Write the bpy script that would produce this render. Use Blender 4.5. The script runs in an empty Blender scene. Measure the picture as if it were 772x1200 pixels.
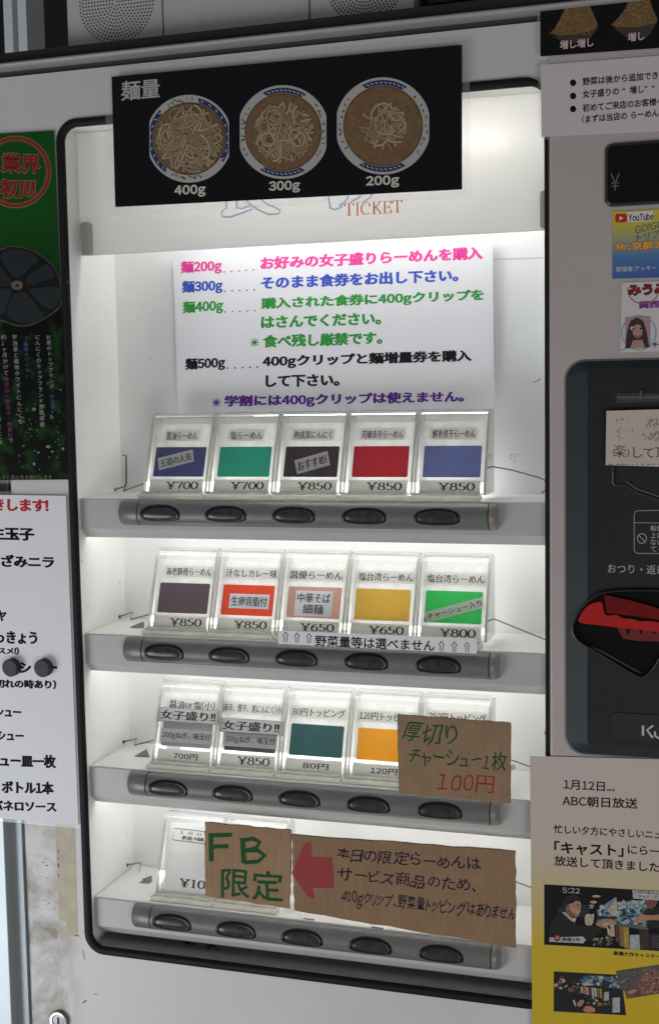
import bpy, bmesh, math, random
from mathutils import Vector, Matrix
from mathutils.geometry import tessellate_polygon
random.seed(7)
SC = bpy.context.scene
COL = SC.collection

# ------------------------------------------------------------------ camera
FPX, CW, CH = 1488.92, 386.0, 600.0
CAM = Vector((0.0, -1.15, 1.45))
ROT = Matrix(((0.95372523, -0.01067806, 0.30048988),
              (0.30018434, 0.09114667, -0.94951653),
              (-0.01724966, 0.99578023, 0.09013426)))
cd = bpy.data.cameras.new('camera')
cam = bpy.data.objects.new('camera', cd)
COL.objects.link(cam)
cam.matrix_world = Matrix.Translation(CAM) @ ROT.to_4x4()
cd.sensor_fit = 'VERTICAL'
cd.sensor_height = 36.0
cd.lens = 36.0 * FPX / 1200.0
cd.clip_start = 0.02
cd.clip_end = 60
SC.camera = cam

# ------------------------------------------------------------------ light
W = bpy.data.worlds.new('World')
SC.world = W
W.use_nodes = True
wb = W.node_tree.nodes['Background']
wb.inputs['Color'].default_value = (0.92, 0.95, 1.0, 1)
wb.inputs['Strength'].default_value = 0.145


def area(name, loc, target, size, size_y, power, col):
    l = bpy.data.lights.new(name, 'AREA')
    l.shape = 'RECTANGLE'
    l.size, l.size_y, l.energy, l.color = size, size_y, power, col
    o = bpy.data.objects.new(name, l)
    COL.objects.link(o)
    o.location = loc
    d = Vector(target) - Vector(loc)
    o.rotation_euler = d.to_track_quat('-Z', 'Y').to_euler()
    return o


area('daylight_from_doorway', (-1.55, -1.1, 0.45), (-0.6, 0, 0.9), 0.8, 0.9, 13.5, (0.93, 0.97, 1.0))
area('low_warm_fill', (0.9, -1.9, 0.5), (-0.2, 0, 0.95), 0.9, 0.7, 11.5, (1.0, 0.90, 0.85))  # unseen warm fill, added low to brighten the lower front
TUBE_POWER = 6.6

SC.view_settings.view_transform = 'Standard'
SC.view_settings.look = 'None'
SC.view_settings.exposure = 0
SC.view_settings.gamma = 1
SC.cycles.use_denoising = True
SC.cycles.max_bounces = 10
SC.cycles.transparent_max_bounces = 24
SC.cycles.sample_clamp_indirect = 4
SC.cycles.caustics_reflective = False
SC.cycles.caustics_refractive = False


# ------------------------------------------------------------------ geometry of the view (real planes, metres)
def ray(px, py):
    return ROT @ Vector(((px - CW) / FPX, -(py - CH) / FPX, -1.0))


def at(px, py, Y=0.0):
    d = ray(px, py)
    return CAM + d * ((Y - CAM.y) / d.y)


def atz(px, py, Z):
    d = ray(px, py)
    return CAM + d * ((Z - CAM.z) / d.z)


EPS = 0.00012


def plane(Y):
    return lambda u, v, l=0: at(u, v, Y - l * EPS)


# ------------------------------------------------------------------ materials
def lin(c):
    return tuple((x / 12.92 if x <= 0.04045 else ((x + 0.055) / 1.055) ** 2.4) for x in (v / 255.0 for v in c))


_M = {}


def mat(name, col, rough=0.5, metal=0.0, spec=0.5, noise=0.0, nscale=30.0, bump=0.0, bscale=200.0, coat=0.0, rnoise=0.0):
    """principled paint / plastic with a little colour, gloss and surface variation"""
    if name in _M:
        return _M[name]
    m = bpy.data.materials.new(name)
    m.use_nodes = True
    nt = m.node_tree
    b = nt.nodes['Principled BSDF']
    b.inputs['Base Color'].default_value = (*col, 1)
    b.inputs['Roughness'].default_value = rough
    b.inputs['Metallic'].default_value = metal
    b.inputs['Specular IOR Level'].default_value = spec
    if coat:
        b.inputs['Coat Weight'].default_value = coat
        b.inputs['Coat Roughness'].default_value = 0.05
    tc = nt.nodes.new('ShaderNodeTexCoord')
    if noise:
        n = nt.nodes.new('ShaderNodeTexNoise')
        n.inputs['Scale'].default_value = nscale
        n.inputs['Detail'].default_value = 6
        n.inputs['Roughness'].default_value = 0.65
        r = nt.nodes.new('ShaderNodeMapRange')
        r.inputs[1].default_value = 0.3
        r.inputs[2].default_value = 0.7
        r.inputs[3].default_value = 1 - noise
        r.inputs[4].default_value = 1 + noise
        mx = nt.nodes.new('ShaderNodeVectorMath')
        mx.operation = 'SCALE'
        mx.inputs[0].default_value = col
        nt.links.new(tc.outputs['Object'], n.inputs['Vector'])
        nt.links.new(n.outputs[0], r.inputs[0])
        nt.links.new(r.outputs[0], mx.inputs['Scale'])
        nt.links.new(mx.outputs[0], b.inputs['Base Color'])
        if rnoise:
            r2 = nt.nodes.new('ShaderNodeMapRange')
            r2.inputs[1].default_value = 0.3
            r2.inputs[2].default_value = 0.7
            r2.inputs[3].default_value = max(0.02, rough - rnoise)
            r2.inputs[4].default_value = min(1, rough + rnoise)
            nt.links.new(n.outputs[0], r2.inputs[0])
            nt.links.new(r2.outputs[0], b.inputs['Roughness'])
    if bump:
        n2 = nt.nodes.new('ShaderNodeTexNoise')
        n2.inputs['Scale'].default_value = bscale
        n2.inputs['Detail'].default_value = 3
        bp = nt.nodes.new('ShaderNodeBump')
        bp.inputs['Strength'].default_value = bump
        bp.inputs['Distance'].default_value = 0.0008
        nt.links.new(tc.outputs['Object'], n2.inputs['Vector'])
        nt.links.new(n2.outputs[0], bp.inputs['Height'])
        nt.links.new(bp.outputs[0], b.inputs['Normal'])
    _M[name] = m
    return m


def ink(name, rgb, rough=0.5, spec=0.3):
    return mat(name, lin(rgb), rough, spec=spec)


def clear(name, tint, alpha_diff, gloss, rough=0.06, transl=0.0):
    """thin clear plastic: mostly see-through, a little milky, a little shiny"""
    if name in _M:
        return _M[name]
    m = bpy.data.materials.new(name)
    m.use_nodes = True
    nt = m.node_tree
    nt.nodes.remove(nt.nodes['Principled BSDF'])
    out = nt.nodes['Material Output']
    t = nt.nodes.new('ShaderNodeBsdfTransparent')
    t.inputs[0].default_value = (*tint, 1)
    d = nt.nodes.new('ShaderNodeBsdfDiffuse')
    d.inputs[0].default_value = (*tint, 1)
    tr = nt.nodes.new('ShaderNodeBsdfTranslucent')
    tr.inputs[0].default_value = (*tint, 1)
    md = nt.nodes.new('ShaderNodeMixShader')
    md.inputs[0].default_value = transl
    nt.links.new(d.outputs[0], md.inputs[1])
    nt.links.new(tr.outputs[0], md.inputs[2])
    g = nt.nodes.new('ShaderNodeBsdfGlossy')
    g.inputs['Roughness'].default_value = rough
    m1 = nt.nodes.new('ShaderNodeMixShader')
    tc = nt.nodes.new('ShaderNodeTexCoord')
    n = nt.nodes.new('ShaderNodeTexNoise')
    n.inputs['Scale'].default_value = 60
    r = nt.nodes.new('ShaderNodeMapRange')
    r.inputs[3].default_value = alpha_diff * 0.6
    r.inputs[4].default_value = min(1, alpha_diff * 1.4)
    nt.links.new(tc.outputs['Object'], n.inputs['Vector'])
    nt.links.new(n.outputs[0], r.inputs[0])
    nt.links.new(r.outputs[0], m1.inputs[0])
    nt.links.new(t.outputs[0], m1.inputs[1])
    nt.links.new(md.outputs[0], m1.inputs[2])
    fr = nt.nodes.new('ShaderNodeFresnel')
    fr.inputs[0].default_value = 1.45
    mu = nt.nodes.new('ShaderNodeMath')
    mu.operation = 'MULTIPLY'
    mu.inputs[1].default_value = gloss
    mu.use_clamp = True
    nt.links.new(fr.outputs[0], mu.inputs[0])
    m2 = nt.nodes.new('ShaderNodeMixShader')
    nt.links.new(mu.outputs[0], m2.inputs[0])
    nt.links.new(m1.outputs[0], m2.inputs[1])
    nt.links.new(g.outputs[0], m2.inputs[2])
    nt.links.new(m2.outputs[0], out.inputs[0])
    _M[name] = m
    return m


def emit(name, col, s):
    m = bpy.data.materials.new(name)
    m.use_nodes = True
    nt = m.node_tree
    nt.nodes.remove(nt.nodes['Principled BSDF'])
    e = nt.nodes.new('ShaderNodeEmission')
    e.inputs[0].default_value = (*col, 1)
    e.inputs[1].default_value = s
    nt.links.new(e.outputs[0], nt.nodes['Material Output'].inputs[0])
    return m


def body_paint():
    """off-white machine enamel with grime rubbed in along the left edge (wear with its own shape)"""
    m = mat('machine_enamel', (0.61, 0.602, 0.592), 0.42, noise=0.035, nscale=9, bump=0.06, bscale=900, rnoise=0.08)
    nt = m.node_tree
    b = nt.nodes['Principled BSDF']
    old = b.inputs['Base Color'].links[0].from_socket
    tc = nt.nodes.new('ShaderNodeTexCoord')
    sx = nt.nodes.new('ShaderNodeSeparateXYZ')
    nt.links.new(tc.outputs['Object'], sx.inputs[0])
    # band near the left edge, below the papers
    rx = nt.nodes.new('ShaderNodeMapRange')
    rx.inputs[1].default_value, rx.inputs[2].default_value = -0.372, -0.342
    rx.inputs[3].default_value, rx.inputs[4].default_value = 1, 0
    nt.links.new(sx.outputs[0], rx.inputs[0])
    rz = nt.nodes.new('ShaderNodeMapRange')
    rz.inputs[1].default_value, rz.inputs[2].default_value = .50, .44
    nt.links.new(sx.outputs[2], rz.inputs[0])
    n = nt.nodes.new('ShaderNodeTexNoise')
    n.inputs['Scale'].default_value = 22
    n.inputs['Detail'].default_value = 8
    n.inputs['Roughness'].default_value = 0.7
    n.inputs['Distortion'].default_value = 0.6
    nt.links.new(tc.outputs['Object'], n.inputs['Vector'])
    rn = nt.nodes.new('ShaderNodeMapRange')
    rn.inputs[1].default_value, rn.inputs[2].default_value = 0.40, 0.70
    nt.links.new(n.outputs[0], rn.inputs[0])
    m1 = nt.nodes.new('ShaderNodeMath'); m1.operation = 'MULTIPLY'
    m2 = nt.nodes.new('ShaderNodeMath'); m2.operation = 'MULTIPLY'
    nt.links.new(rx.outputs[0], m1.inputs[0]); nt.links.new(rz.outputs[0], m1.inputs[1])
    nt.links.new(m1.outputs[0], m2.inputs[0]); nt.links.new(rn.outputs[0], m2.inputs[1])
    # sparse specks everywhere
    n3 = nt.nodes.new('ShaderNodeTexNoise')
    n3.inputs['Scale'].default_value = 70
    n3.inputs['Detail'].default_value = 4
    nt.links.new(tc.outputs['Object'], n3.inputs['Vector'])
    r3 = nt.nodes.new('ShaderNodeMapRange')
    r3.inputs[1].default_value, r3.inputs[2].default_value = 0.70, 0.76
    r3.inputs[4].default_value = 0.4
    nt.links.new(n3.outputs[0], r3.inputs[0])
    ad = nt.nodes.new('ShaderNodeMath'); ad.operation = 'MAXIMUM'
    nt.links.new(m2.outputs[0], ad.inputs[0]); nt.links.new(r3.outputs[0], ad.inputs[1])
    mx = nt.nodes.new('ShaderNodeMixRGB')
    mx.inputs[2].default_value = (0.20, 0.165, 0.115, 1)
    nt.links.new(ad.outputs[0], mx.inputs[0])
    nt.links.new(old, mx.inputs[1])
    nt.links.new(mx.outputs[0], b.inputs['Base Color'])
    return m


def speckle(m, col, scale, lo, hi):
    """sparse dirt specks over an existing paint"""
    nt = m.node_tree
    b = nt.nodes['Principled BSDF']
    lk = b.inputs['Base Color'].links
    tc = nt.nodes.new('ShaderNodeTexCoord')
    n = nt.nodes.new('ShaderNodeTexNoise')
    n.inputs['Scale'].default_value = scale
    n.inputs['Detail'].default_value = 2
    nt.links.new(tc.outputs['Object'], n.inputs['Vector'])
    r = nt.nodes.new('ShaderNodeMapRange')
    r.inputs[1].default_value, r.inputs[2].default_value = lo, hi
    nt.links.new(n.outputs[0], r.inputs[0])
    mx = nt.nodes.new('ShaderNodeMixRGB')
    mx.inputs[1].default_value = b.inputs['Base Color'].default_value
    mx.inputs[2].default_value = (*col, 1)
    if lk:
        nt.links.new(lk[0].from_socket, mx.inputs[1])
    nt.links.new(r.outputs[0], mx.inputs[0])
    nt.links.new(mx.outputs[0], b.inputs['Base Color'])


def cardboard(name, col, rib=.95):
    if name in _M:
        return _M[name]
    m = mat(name, col, 0.85, spec=0.15, noise=0.10, nscale=45)
    nt = m.node_tree
    b = nt.nodes['Principled BSDF']
    old = b.inputs['Base Color'].links[0].from_socket
    tc = nt.nodes.new('ShaderNodeTexCoord')
    w = nt.nodes.new('ShaderNodeTexWave')
    w.wave_type = 'BANDS'
    w.bands_direction = 'X'
    w.inputs['Scale'].default_value = 42
    w.inputs['Distortion'].default_value = 0.7
    w.inputs['Detail'].default_value = 1.5
    w.inputs['Detail Scale'].default_value = 0.6
    nt.links.new(tc.outputs['Object'], w.inputs['Vector'])
    r = nt.nodes.new('ShaderNodeMapRange')
    r.inputs[3].default_value = rib
    r.inputs[4].default_value = 1.02
    nt.links.new(w.outputs['Fac'], r.inputs[0])
    sc = nt.nodes.new('ShaderNodeVectorMath')
    sc.operation = 'SCALE'
    nt.links.new(old, sc.inputs[0])
    nt.links.new(r.outputs[0], sc.inputs['Scale'])
    nt.links.new(sc.outputs[0], b.inputs['Base Color'])
    bp = nt.nodes.new('ShaderNodeBump')
    bp.inputs['Strength'].default_value = 0.1
    bp.inputs['Distance'].default_value = 0.0008
    nt.links.new(w.outputs['Fac'], bp.inputs['Height'])
    nt.links.new(bp.outputs[0], b.inputs['Normal'])
    return m


# ------------------------------------------------------------------ mesh collector
ORG = {}


class MB:
    def __init__(s):
        s.v, s.f, s.mi, s.mats = [], [], [], []
        s.sm = []

    def _m(s, m):
        if m not in s.mats:
            s.mats.append(m)
        return s.mats.index(m)

    def face(s, pts, m, smooth=False):
        k = len(s.v)
        s.v += [Vector(p) for p in pts]
        s.f.append(list(range(k, k + len(pts))))
        s.mi.append(s._m(m)); s.sm.append(smooth)

    def raw(s, verts, faces, m, smooth=False):
        k = len(s.v)
        s.v += [Vector(p) for p in verts]
        i = s._m(m)
        for f in faces:
            s.f.append([k + a for a in f]); s.mi.append(i); s.sm.append(smooth)

    def box(s, x0, x1, y0, y1, z0, z1, m):
        v = [(x, y, z) for x in (x0, x1) for y in (y0, y1) for z in (z0, z1)]
        s.raw(v, [(0, 1, 3, 2), (4, 6, 7, 5), (0, 4, 5, 1), (2, 3, 7, 6), (0, 2, 6, 4), (1, 5, 7, 3)], m)

    def loops(s, rings, m, cap0=True, cap1=True, smooth=False, closed=True):
        """skin a list of equally long 3D loops"""
        n = len(rings[0])
        v = [p for r in rings for p in r]
        f = []
        for i in range(len(rings) - 1):
            for j in range(n if closed else n - 1):
                a, b = i * n + j, i * n + (j + 1) % n
                f.append((a, b, b + n, a + n))
        s.raw(v, f, m, smooth)
        for flag, r in ((cap0, rings[0]), (cap1, rings[-1])):
            if flag:
                t = tessellate_polygon([[Vector(p) for p in r]])
                s.raw(r, [tuple(x) for x in t], m)

    def prism(s, prof, x0, x1, m, smooth=False):
        s.loops([[(x, y, z) for y, z in prof] for x in (x0, x1)], m, smooth=smooth)

    def slab(s, pts, m, depth, back=None):
        """polygon on a plane (3D points) given thickness along +Y"""
        r0 = [Vector(p) for p in pts]
        r1 = [p + Vector((0, depth, 0)) for p in r0]
        s.loops([r0, r1], m)

    def tube(s, pts, r, m, n=8):
        pts = [Vector(p) for p in pts]
        rings = []
        for i, p in enumerate(pts):
            d = (pts[min(i + 1, len(pts) - 1)] - pts[max(i - 1, 0)]).normalized()
            u = d.orthogonal().normalized()
            if i:
                u = (pu - d * pu.dot(d)).normalized()
            pu = u
            w = d.cross(u)
            rings.append([p + (u * math.cos(t) + w * math.sin(t)) * r for t in (2 * math.pi * k / n for k in range(n))])
        s.loops(rings, m, smooth=True)

    # ---- flat print: everything goes through a map F(u, v, layer) -> 3D
    def poly(s, F, pts, m, l=0):
        p3 = [F(u, v, l) for u, v in pts]
        t = tessellate_polygon([[Vector((u, v, 0)) for u, v in pts]])
        s.raw(p3, [tuple(x) for x in t], m)

    def ring(s, F, outer, inner, m, l=0):
        n = len(outer)
        v = [F(u, w, l) for u, w in outer] + [F(u, w, l) for u, w in inner]
        s.raw(v, [(i, (i + 1) % n, n + (i + 1) % n, n + i) for i in range(n)], m)

    def stroke(s, F, pts, w, m, l=0, cap=True, nib=None, close=False):
        """ribbon along a polyline; w a number or a list; nib=(thin, thick) gives upright pen contrast"""
        n = len(pts)
        L, Rr = [], []
        for i in range(n):
            a = pts[(i - 1) % n] if close else pts[max(i - 1, 0)]
            b = pts[(i + 1) % n] if close else pts[min(i + 1, n - 1)]
            dx, dy = b[0] - a[0], b[1] - a[1]
            d = math.hypot(dx, dy) or 1
            dx, dy = dx / d, dy / d
            ww = (nib[0] + (nib[1] - nib[0]) * abs(dy) ** 1.5) if nib else (w[i] if isinstance(w, (list, tuple)) else w)
            h = ww / 2
            p = pts[i]
            if cap and not close and not nib:
                if i == 0: p = (p[0] - dx * h * .6, p[1] - dy * h * .6)
                if i == n - 1: p = (p[0] + dx * h * .6, p[1] + dy * h * .6)
            q = l + i * .004
            L.append(F(p[0] - dy * h, p[1] + dx * h, q)); Rr.append(F(p[0] + dy * h, p[1] - dx * h, q))
        k = n if close else n - 1
        s.raw(L + Rr, [(i, (i + 1) % n, n + (i + 1) % n, n + i) for i in range(k)], m)

    def text(s, F, t, p0, p1, up, m, l=1, wx=0.0, wy=None, jit=0, slant=0.0, wob=0.0):
        """ink box of the text fitted from p0 (lower left) to p1 (lower right), up = vector of the ink height"""
        vs, fs = glyphs(t, wx, wx if wy is None else wy, jit, wob)
        xs = [a for a, b in vs]; ys = [b for a, b in vs]
        x0, x1, y0, y1 = min(xs), max(xs), min(ys), max(ys)
        if not isinstance(up, (tuple, list)):
            up = (0, -up)
        out = []
        for a, b in vs:
            a = (a - x0) / (x1 - x0); b = (b - y0) / max(1e-6, y1 - y0)
            out.append(F(p0[0] + a * (p1[0] - p0[0]) + b * (up[0]) + slant * b * (-up[1]), p0[1] + a * (p1[1] - p0[1]) + b * up[1], l))
        s.raw(out, fs, m)

    def vtext(s, F, t, p0, p1, size, m, l=1, wx=0.0):
        """characters one below the other from p0 (centre of the first) to p1 (centre of the last)"""
        n = len(t)
        for i, ch in enumerate(t):
            if ch == ' ':
                continue
            k = i / max(1, n - 1)
            cx, cy = p0[0] + (p1[0] - p0[0]) * k, p0[1] + (p1[1] - p0[1]) * k
            vs, fs = glyphs('|' if ch == 'ー' else ch, wx, wx)
            s.raw([F(cx + (a - .5 + (.36 if ch == 'ー' else 0)) * size, cy - (b - .38) * size, l) for a, b in vs], fs, m)

    def build(s, name, parent=None, bevel=0.0, seg=2):
        me = bpy.data.meshes.new(name)
        o = bpy.data.objects.new(name, me)
        org = ORG[parent] if parent is not None else Vector((0, 0, 0))
        me.from_pydata([p - org for p in s.v], [], s.f)
        for m in s.mats:
            me.materials.append(m)
        me.polygons.foreach_set('material_index', s.mi)
        me.polygons.foreach_set('use_smooth', s.sm)
        me.update()
        COL.objects.link(o)
        if parent is not None:
            o.parent = parent
        ORG[o] = org
        if bevel:
            bm = bmesh.new(); bm.from_mesh(me)
            bmesh.ops.remove_doubles(bm, verts=bm.verts, dist=1e-6)
            bmesh.ops.recalc_face_normals(bm, faces=bm.faces)
            bm.to_mesh(me); bm.free()
            b = o.modifiers.new('Bevel', 'BEVEL')
            b.width = bevel; b.segments = seg; b.limit_method = 'ANGLE'; b.angle_limit = math.radians(35)
        return o


_T = {}


def _base_text(t):
    if t in _T:
        return _T[t]
    c = bpy.data.curves.new('lettering_outline', 'FONT')
    c.body = t
    c.resolution_u = 3
    o = bpy.data.objects.new('lettering_outline', c)
    me = bpy.data.meshes.new_from_object(o)
    vs = [(v.co.x, v.co.y) for v in me.vertices]
    fs = [tuple(p.vertices) for p in me.polygons]
    bpy.data.objects.remove(o); bpy.data.curves.remove(c); bpy.data.meshes.remove(me)
    _T[t] = (vs, fs)
    return _T[t]


_LY = {}


def layout(t):
    """kana and kanji on a one-em grid, Latin letters and digits set close to each other"""
    if t in _LY:
        return _LY[t]
    V, Fc, x = [], [], 0.0
    for ch in t:
        if ch == ' ':
            x += .35; continue
        wide = chr(ord(ch) + 0xFEE0) if 0x21 <= ord(ch) <= 0x7e else ('\uffe5' if ch == '¥' else ch)
        vs, fs = _base_text(wide)
        k = len(V)
        if wide != ch:
            xs = [a for a, b in vs]
            sc = .86
            V += [(x + .05 + (a - min(xs)) * sc, b) for a, b in vs]
            x += (max(xs) - min(xs)) * sc + .10
        else:
            V += [(x + a, b) for a, b in vs]
            x += 1.0
        Fc += [tuple(k + q for q in f) for f in fs]
    _LY[t] = (V, Fc)
    return _LY[t]


def glyphs(t, wx=0.0, wy=0.0, jit=0, wob=0.0):
    """2D mesh of a text; wx / wy thicken (or thin) upright and level strokes; jit shakes each letter like handwriting"""
    if jit:
        V, Fc, x = [], [], 0.0
        for ch in t:
            if ch == ' ':
                x += .4; continue
            vs, fs = glyphs(ch, wx, wy, 0, wob)
            xs = [a for a, b in vs]
            w = max(xs) - min(xs)
            r = random.uniform(-.12, .12) * jit; dy = random.uniform(-.07, .07) * jit; sc = 1 + random.uniform(-.12, .12) * jit
            sh = random.uniform(-.15, .15) * jit
            cx, cy = (max(xs) + min(xs)) / 2, .36
            k = len(V)
            for a, b in vs:
                a, b = (a - cx) * sc, (b - cy) * sc
                a += b * sh
                V.append((x + w / 2 * sc + a * math.cos(r) - b * math.sin(r), cy + dy + a * math.sin(r) + b * math.cos(r)))
            Fc += [tuple(k + q for q in f) for f in fs]
            x += w * sc + .10 * (1 + .5 * random.uniform(-1, 1))
        return V, Fc
    vs, fs = layout(t)
    if wob:
        ph = random.uniform(0, 9)
        vs = [(a + wob * math.sin(b * 7 + ph), b + wob * math.sin(a * 6 + ph * 1.7)) for a, b in vs]
    if not wx and not wy:
        return vs, fs
    cnt = {}
    for f in fs:
        n = len(f)
        for i in range(n):
            e = (f[i], f[(i + 1) % n])
            cnt[e] = cnt.get(e, 0) + 1
    nr = {}
    for (a, b) in cnt:
        if (b, a) in cnt:
            continue
        dx, dy = vs[b][0] - vs[a][0], vs[b][1] - vs[a][1]
        d = math.hypot(dx, dy)
        if d < 1e-9:
            continue
        n = (dy / d, -dx / d)
        for q in (a, b):
            nr.setdefault(q, []).append(n)
    # orientation of the fill decides the sign
    area2 = sum((vs[f[1]][0] - vs[f[0]][0]) * (vs[f[2]][1] - vs[f[0]][1]) - (vs[f[2]][0] - vs[f[0]][0]) * (vs[f[1]][1] - vs[f[0]][1]) for f in fs)
    sg = 1 if area2 > 0 else -1
    out = list(vs)
    for q, ns in nr.items():
        nx = sum(n[0] for n in ns) / len(ns); ny = sum(n[1] for n in ns) / len(ns)
        d2 = max(.35, nx * nx + ny * ny)
        out[q] = (vs[q][0] + sg * wx * nx / d2, vs[q][1] + sg * wy * ny / d2)
    return out, fs


def arc(cx, cy, rx, ry, a0, a1, n=14):
    return [(cx + rx * math.cos(math.radians(a0 + (a1 - a0) * i / n)), cy + ry * math.sin(math.radians(a0 + (a1 - a0) * i / n))) for i in range(n + 1)]


# Roman-style numerals and capitals as pen paths in a 0.6 x 1 box
SERIF = {
    '0': ([arc(.3, .5, .24, .47, 0, 360, 28)], .6), '1': ([[(.3, .03), (.3, .97)], [(.3, .97), (.16, .88)]], .6),
    '5': ([[(.15, .95), (.5, .95)], [(.15, .95), (.13, .52)], arc(.27, .33, .23, .28, 135, -150, 18)], .6),
    '6': ([arc(.3, .31, .22, .28, 0, 360, 24), arc(.56, .38, .48, .58, 100, 190, 12)], .6),
    '7': ([[(.08, .95), (.53, .95)], [(.53, .95), (.36, .5), (.27, .03)], [(.09, .95), (.09, .82)]], .6),
    '8': ([arc(.3, .73, .18, .22, 0, 360, 22), arc(.3, .27, .23, .25, 0, 360, 22)], .6),
    '¥': ([[(.05, .95), (.36, .47)], [(.66, .95), (.36, .47)], [(.36, .47), (.36, .03)], [(.12, .46), (.6, .46)], [(.12, .28), (.6, .28)]], .76),
    'T': ([[(.04, .96), (.66, .96)], [(.35, .96), (.35, .03)], [(.05, .96), (.04, .78)], [(.65, .96), (.66, .78)]], .74),
    'I': ([[(.18, .03), (.18, .97)]], .38), 'C': ([arc(.4, .5, .34, .47, 50, 310, 24), [(.62, .86), (.64, .66)]], .76),
    'K': ([[(.17, .03), (.17, .97)], [(.6, .96), (.2, .45)], [(.3, .57), (.66, .03)]], .74),
    'E': ([[(.17, .03), (.17, .97)], [(.06, .96), (.58, .96)], [(.06, .03), (.6, .03)], [(.17, .5), (.45, .5)], [(.58, .96), (.59, .76)], [(.6, .03), (.61, .25)], [(.45, .4), (.45, .6)]], .68),
}
SERIF_FEET = {'1': [(.3, .03)], '¥': [(.36, .03), (.08, .96), (.62, .96)], 'T': [(.35, .03)], 'I': [(.18, .03), (.18, .97)], 'K': [(.17, .03), (.17, .97), (.62, .03), (.57, .97)]}


def serif(mb, F, t, p0, p1, up, m, l=1, thin=.075, thick=.145):
    w = sum(SERIF[c][1] for c in t)
    x = 0
    ux, uy = (p1[0] - p0[0]) / w, (p1[1] - p0[1]) / w
    if not isinstance(up, (tuple, list)):
        up = (0, -up)

    def G(a, b, q=0):
        return F(p0[0] + a * ux + b * up[0], p0[1] + a * uy + b * up[1], q)
    for c in t:
        for st in SERIF[c][0]:
            pts = [(x + a, b) for a, b in st]
            if len(pts) == 2:
                (a, b), (e, d) = pts
                pts = [(a + (e - a) * k / 3, b + (d - b) * k / 3) for k in range(4)]
            mb.stroke(G, pts, 0, m, l, nib=(thin, thick))
        for fx, fy in SERIF_FEET.get(c, ()):
            mb.stroke(G, [(x + fx - .13, fy), (x + fx + .13, fy)], thin, m, l)
        x += SERIF[c][1]


# ------------------------------------------------------------------ things
def thing(name, label, cat, loc, group=None):
    o = bpy.data.objects.new(name, None)
    o.empty_display_size = 0.02
    COL.objects.link(o)
    o.location = loc
    ORG[o] = Vector(loc)
    o['label'], o['category'] = label, cat
    if group:
        o['group'] = group
    return o


def tag(o, label, cat, group=None):
    o['label'], o['category'] = label, cat
    if group:
        o['group'] = group
    return o


def rrect(x0, x1, z0, z1, r, n=6):
    p = []
    for cx, cz, a in ((x1 - r, z1 - r, 0), (x0 + r, z1 - r, 90), (x0 + r, z0 + r, 180), (x1 - r, z0 + r, 270)):
        for k in range(n + 1):
            t = math.radians(a + 90 * k / n)
            p.append((cx + r * math.cos(t), cz + r * math.sin(t)))
    return p


def mid(*p):
    return Vector((sum(q.x for q in p) / len(p), sum(q.y for q in p) / len(p), sum(q.z for q in p) / len(p)))


# common materials
ENAMEL = body_paint()
ENAMEL_SHADE = mat('enamel_shaded', (0.45, 0.415, 0.395), 0.42, noise=0.03, nscale=12, bump=0.06, bscale=900, rnoise=0.06)  # same enamel, darker and warmer: shade of the right side painted in
LINER = mat('liner_white', (0.87, 0.87, 0.855), 0.5, noise=0.03, nscale=14)
RUBBER = mat('black_rubber', (0.008, 0.008, 0.009), 0.6, spec=.25, noise=0.2, nscale=80)
FASCIA = mat('grey_fascia', (0.47, 0.475, 0.47), 0.42, noise=0.04, nscale=25, bump=0.05, bscale=700)
BARGREY = mat('silver_bar', (0.165, 0.167, 0.165), 0.38, metal=0.15, noise=0.06, nscale=40, bump=0.04, bscale=900)
BLACKG = mat('gloss_black', (0.004, 0.0045, 0.0045), 0.12, spec=.3)
BTNRING = mat('button_ring', (.007, .008, .008), .32, spec=.35)
LENS = mat('smoked_lens', (0.040, 0.034, 0.038), 0.24, noise=0.45, nscale=150, bump=.06, bscale=160)
STEEL = mat('bright_steel', (0.45, 0.45, 0.45), 0.25, metal=1.0)
PAPER = mat('white_paper', (0.78, 0.79, 0.83), 0.6, noise=0.015, nscale=20)
BLACKINK = mat('black_ink', (0.006, 0.006, 0.007), 0.6, spec=.1)
LAMINATE = clear('laminate_film', (1, 1, 1), 0.06, 0.35, 0.25)
SLATE = mat('slate_plastic', (0.015, 0.0165, 0.018), 0.5, spec=.3, noise=0.08, nscale=20, bump=0.05, bscale=900)
BLACKM = mat('matt_black', (0.010, 0.010, 0.010), 0.6)

# ================================================================== the vending machine
XL, XR, ZB, ZT = -0.633, -0.1605, 0.8808, 1.7200      # window opening
BX0 = at(33.7, 1000).x                                  # left edge of the cabinet
DX0 = at(643.6, 600, -0.006).x                          # left edge of the right-hand door
ZTOP = at(386, 51).z
DY = -0.006                                             # face of the right-hand door
VM = thing('vending_machine', 'off-white food ticket vending machine with lit display window and dark coin panel', 'vending machine', (-0.3, 0.2, 0.55))
b = MB()
G = 0.0075
op = rrect(XL - G, XR + 0.004, ZB - G, ZT + G, 0.022)
outer = [(DX0, ZTOP), (BX0, ZTOP), (BX0, 0.55), (DX0, 0.55)]
# cabinet front with the window cut out, as a ring of quads from the opening to the outline
n = len(op)


def to_outer(p):
    cx, cz = (XL + XR) / 2, (ZB + ZT) / 2
    x, z = p
    hx = (DX0 - cx) if x > cx else (cx - BX0)
    hz = (ZTOP - cz) if z > cz else (cz - 0.55)
    dx, dz = (x - cx), (z - cz)
    if abs(dx) / ((XR - XL) / 2) > abs(dz) / ((ZT - ZB) / 2):
        return (DX0 if dx > 0 else BX0, z)
    return (x, ZTOP if dz > 0 else 0.55)


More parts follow.
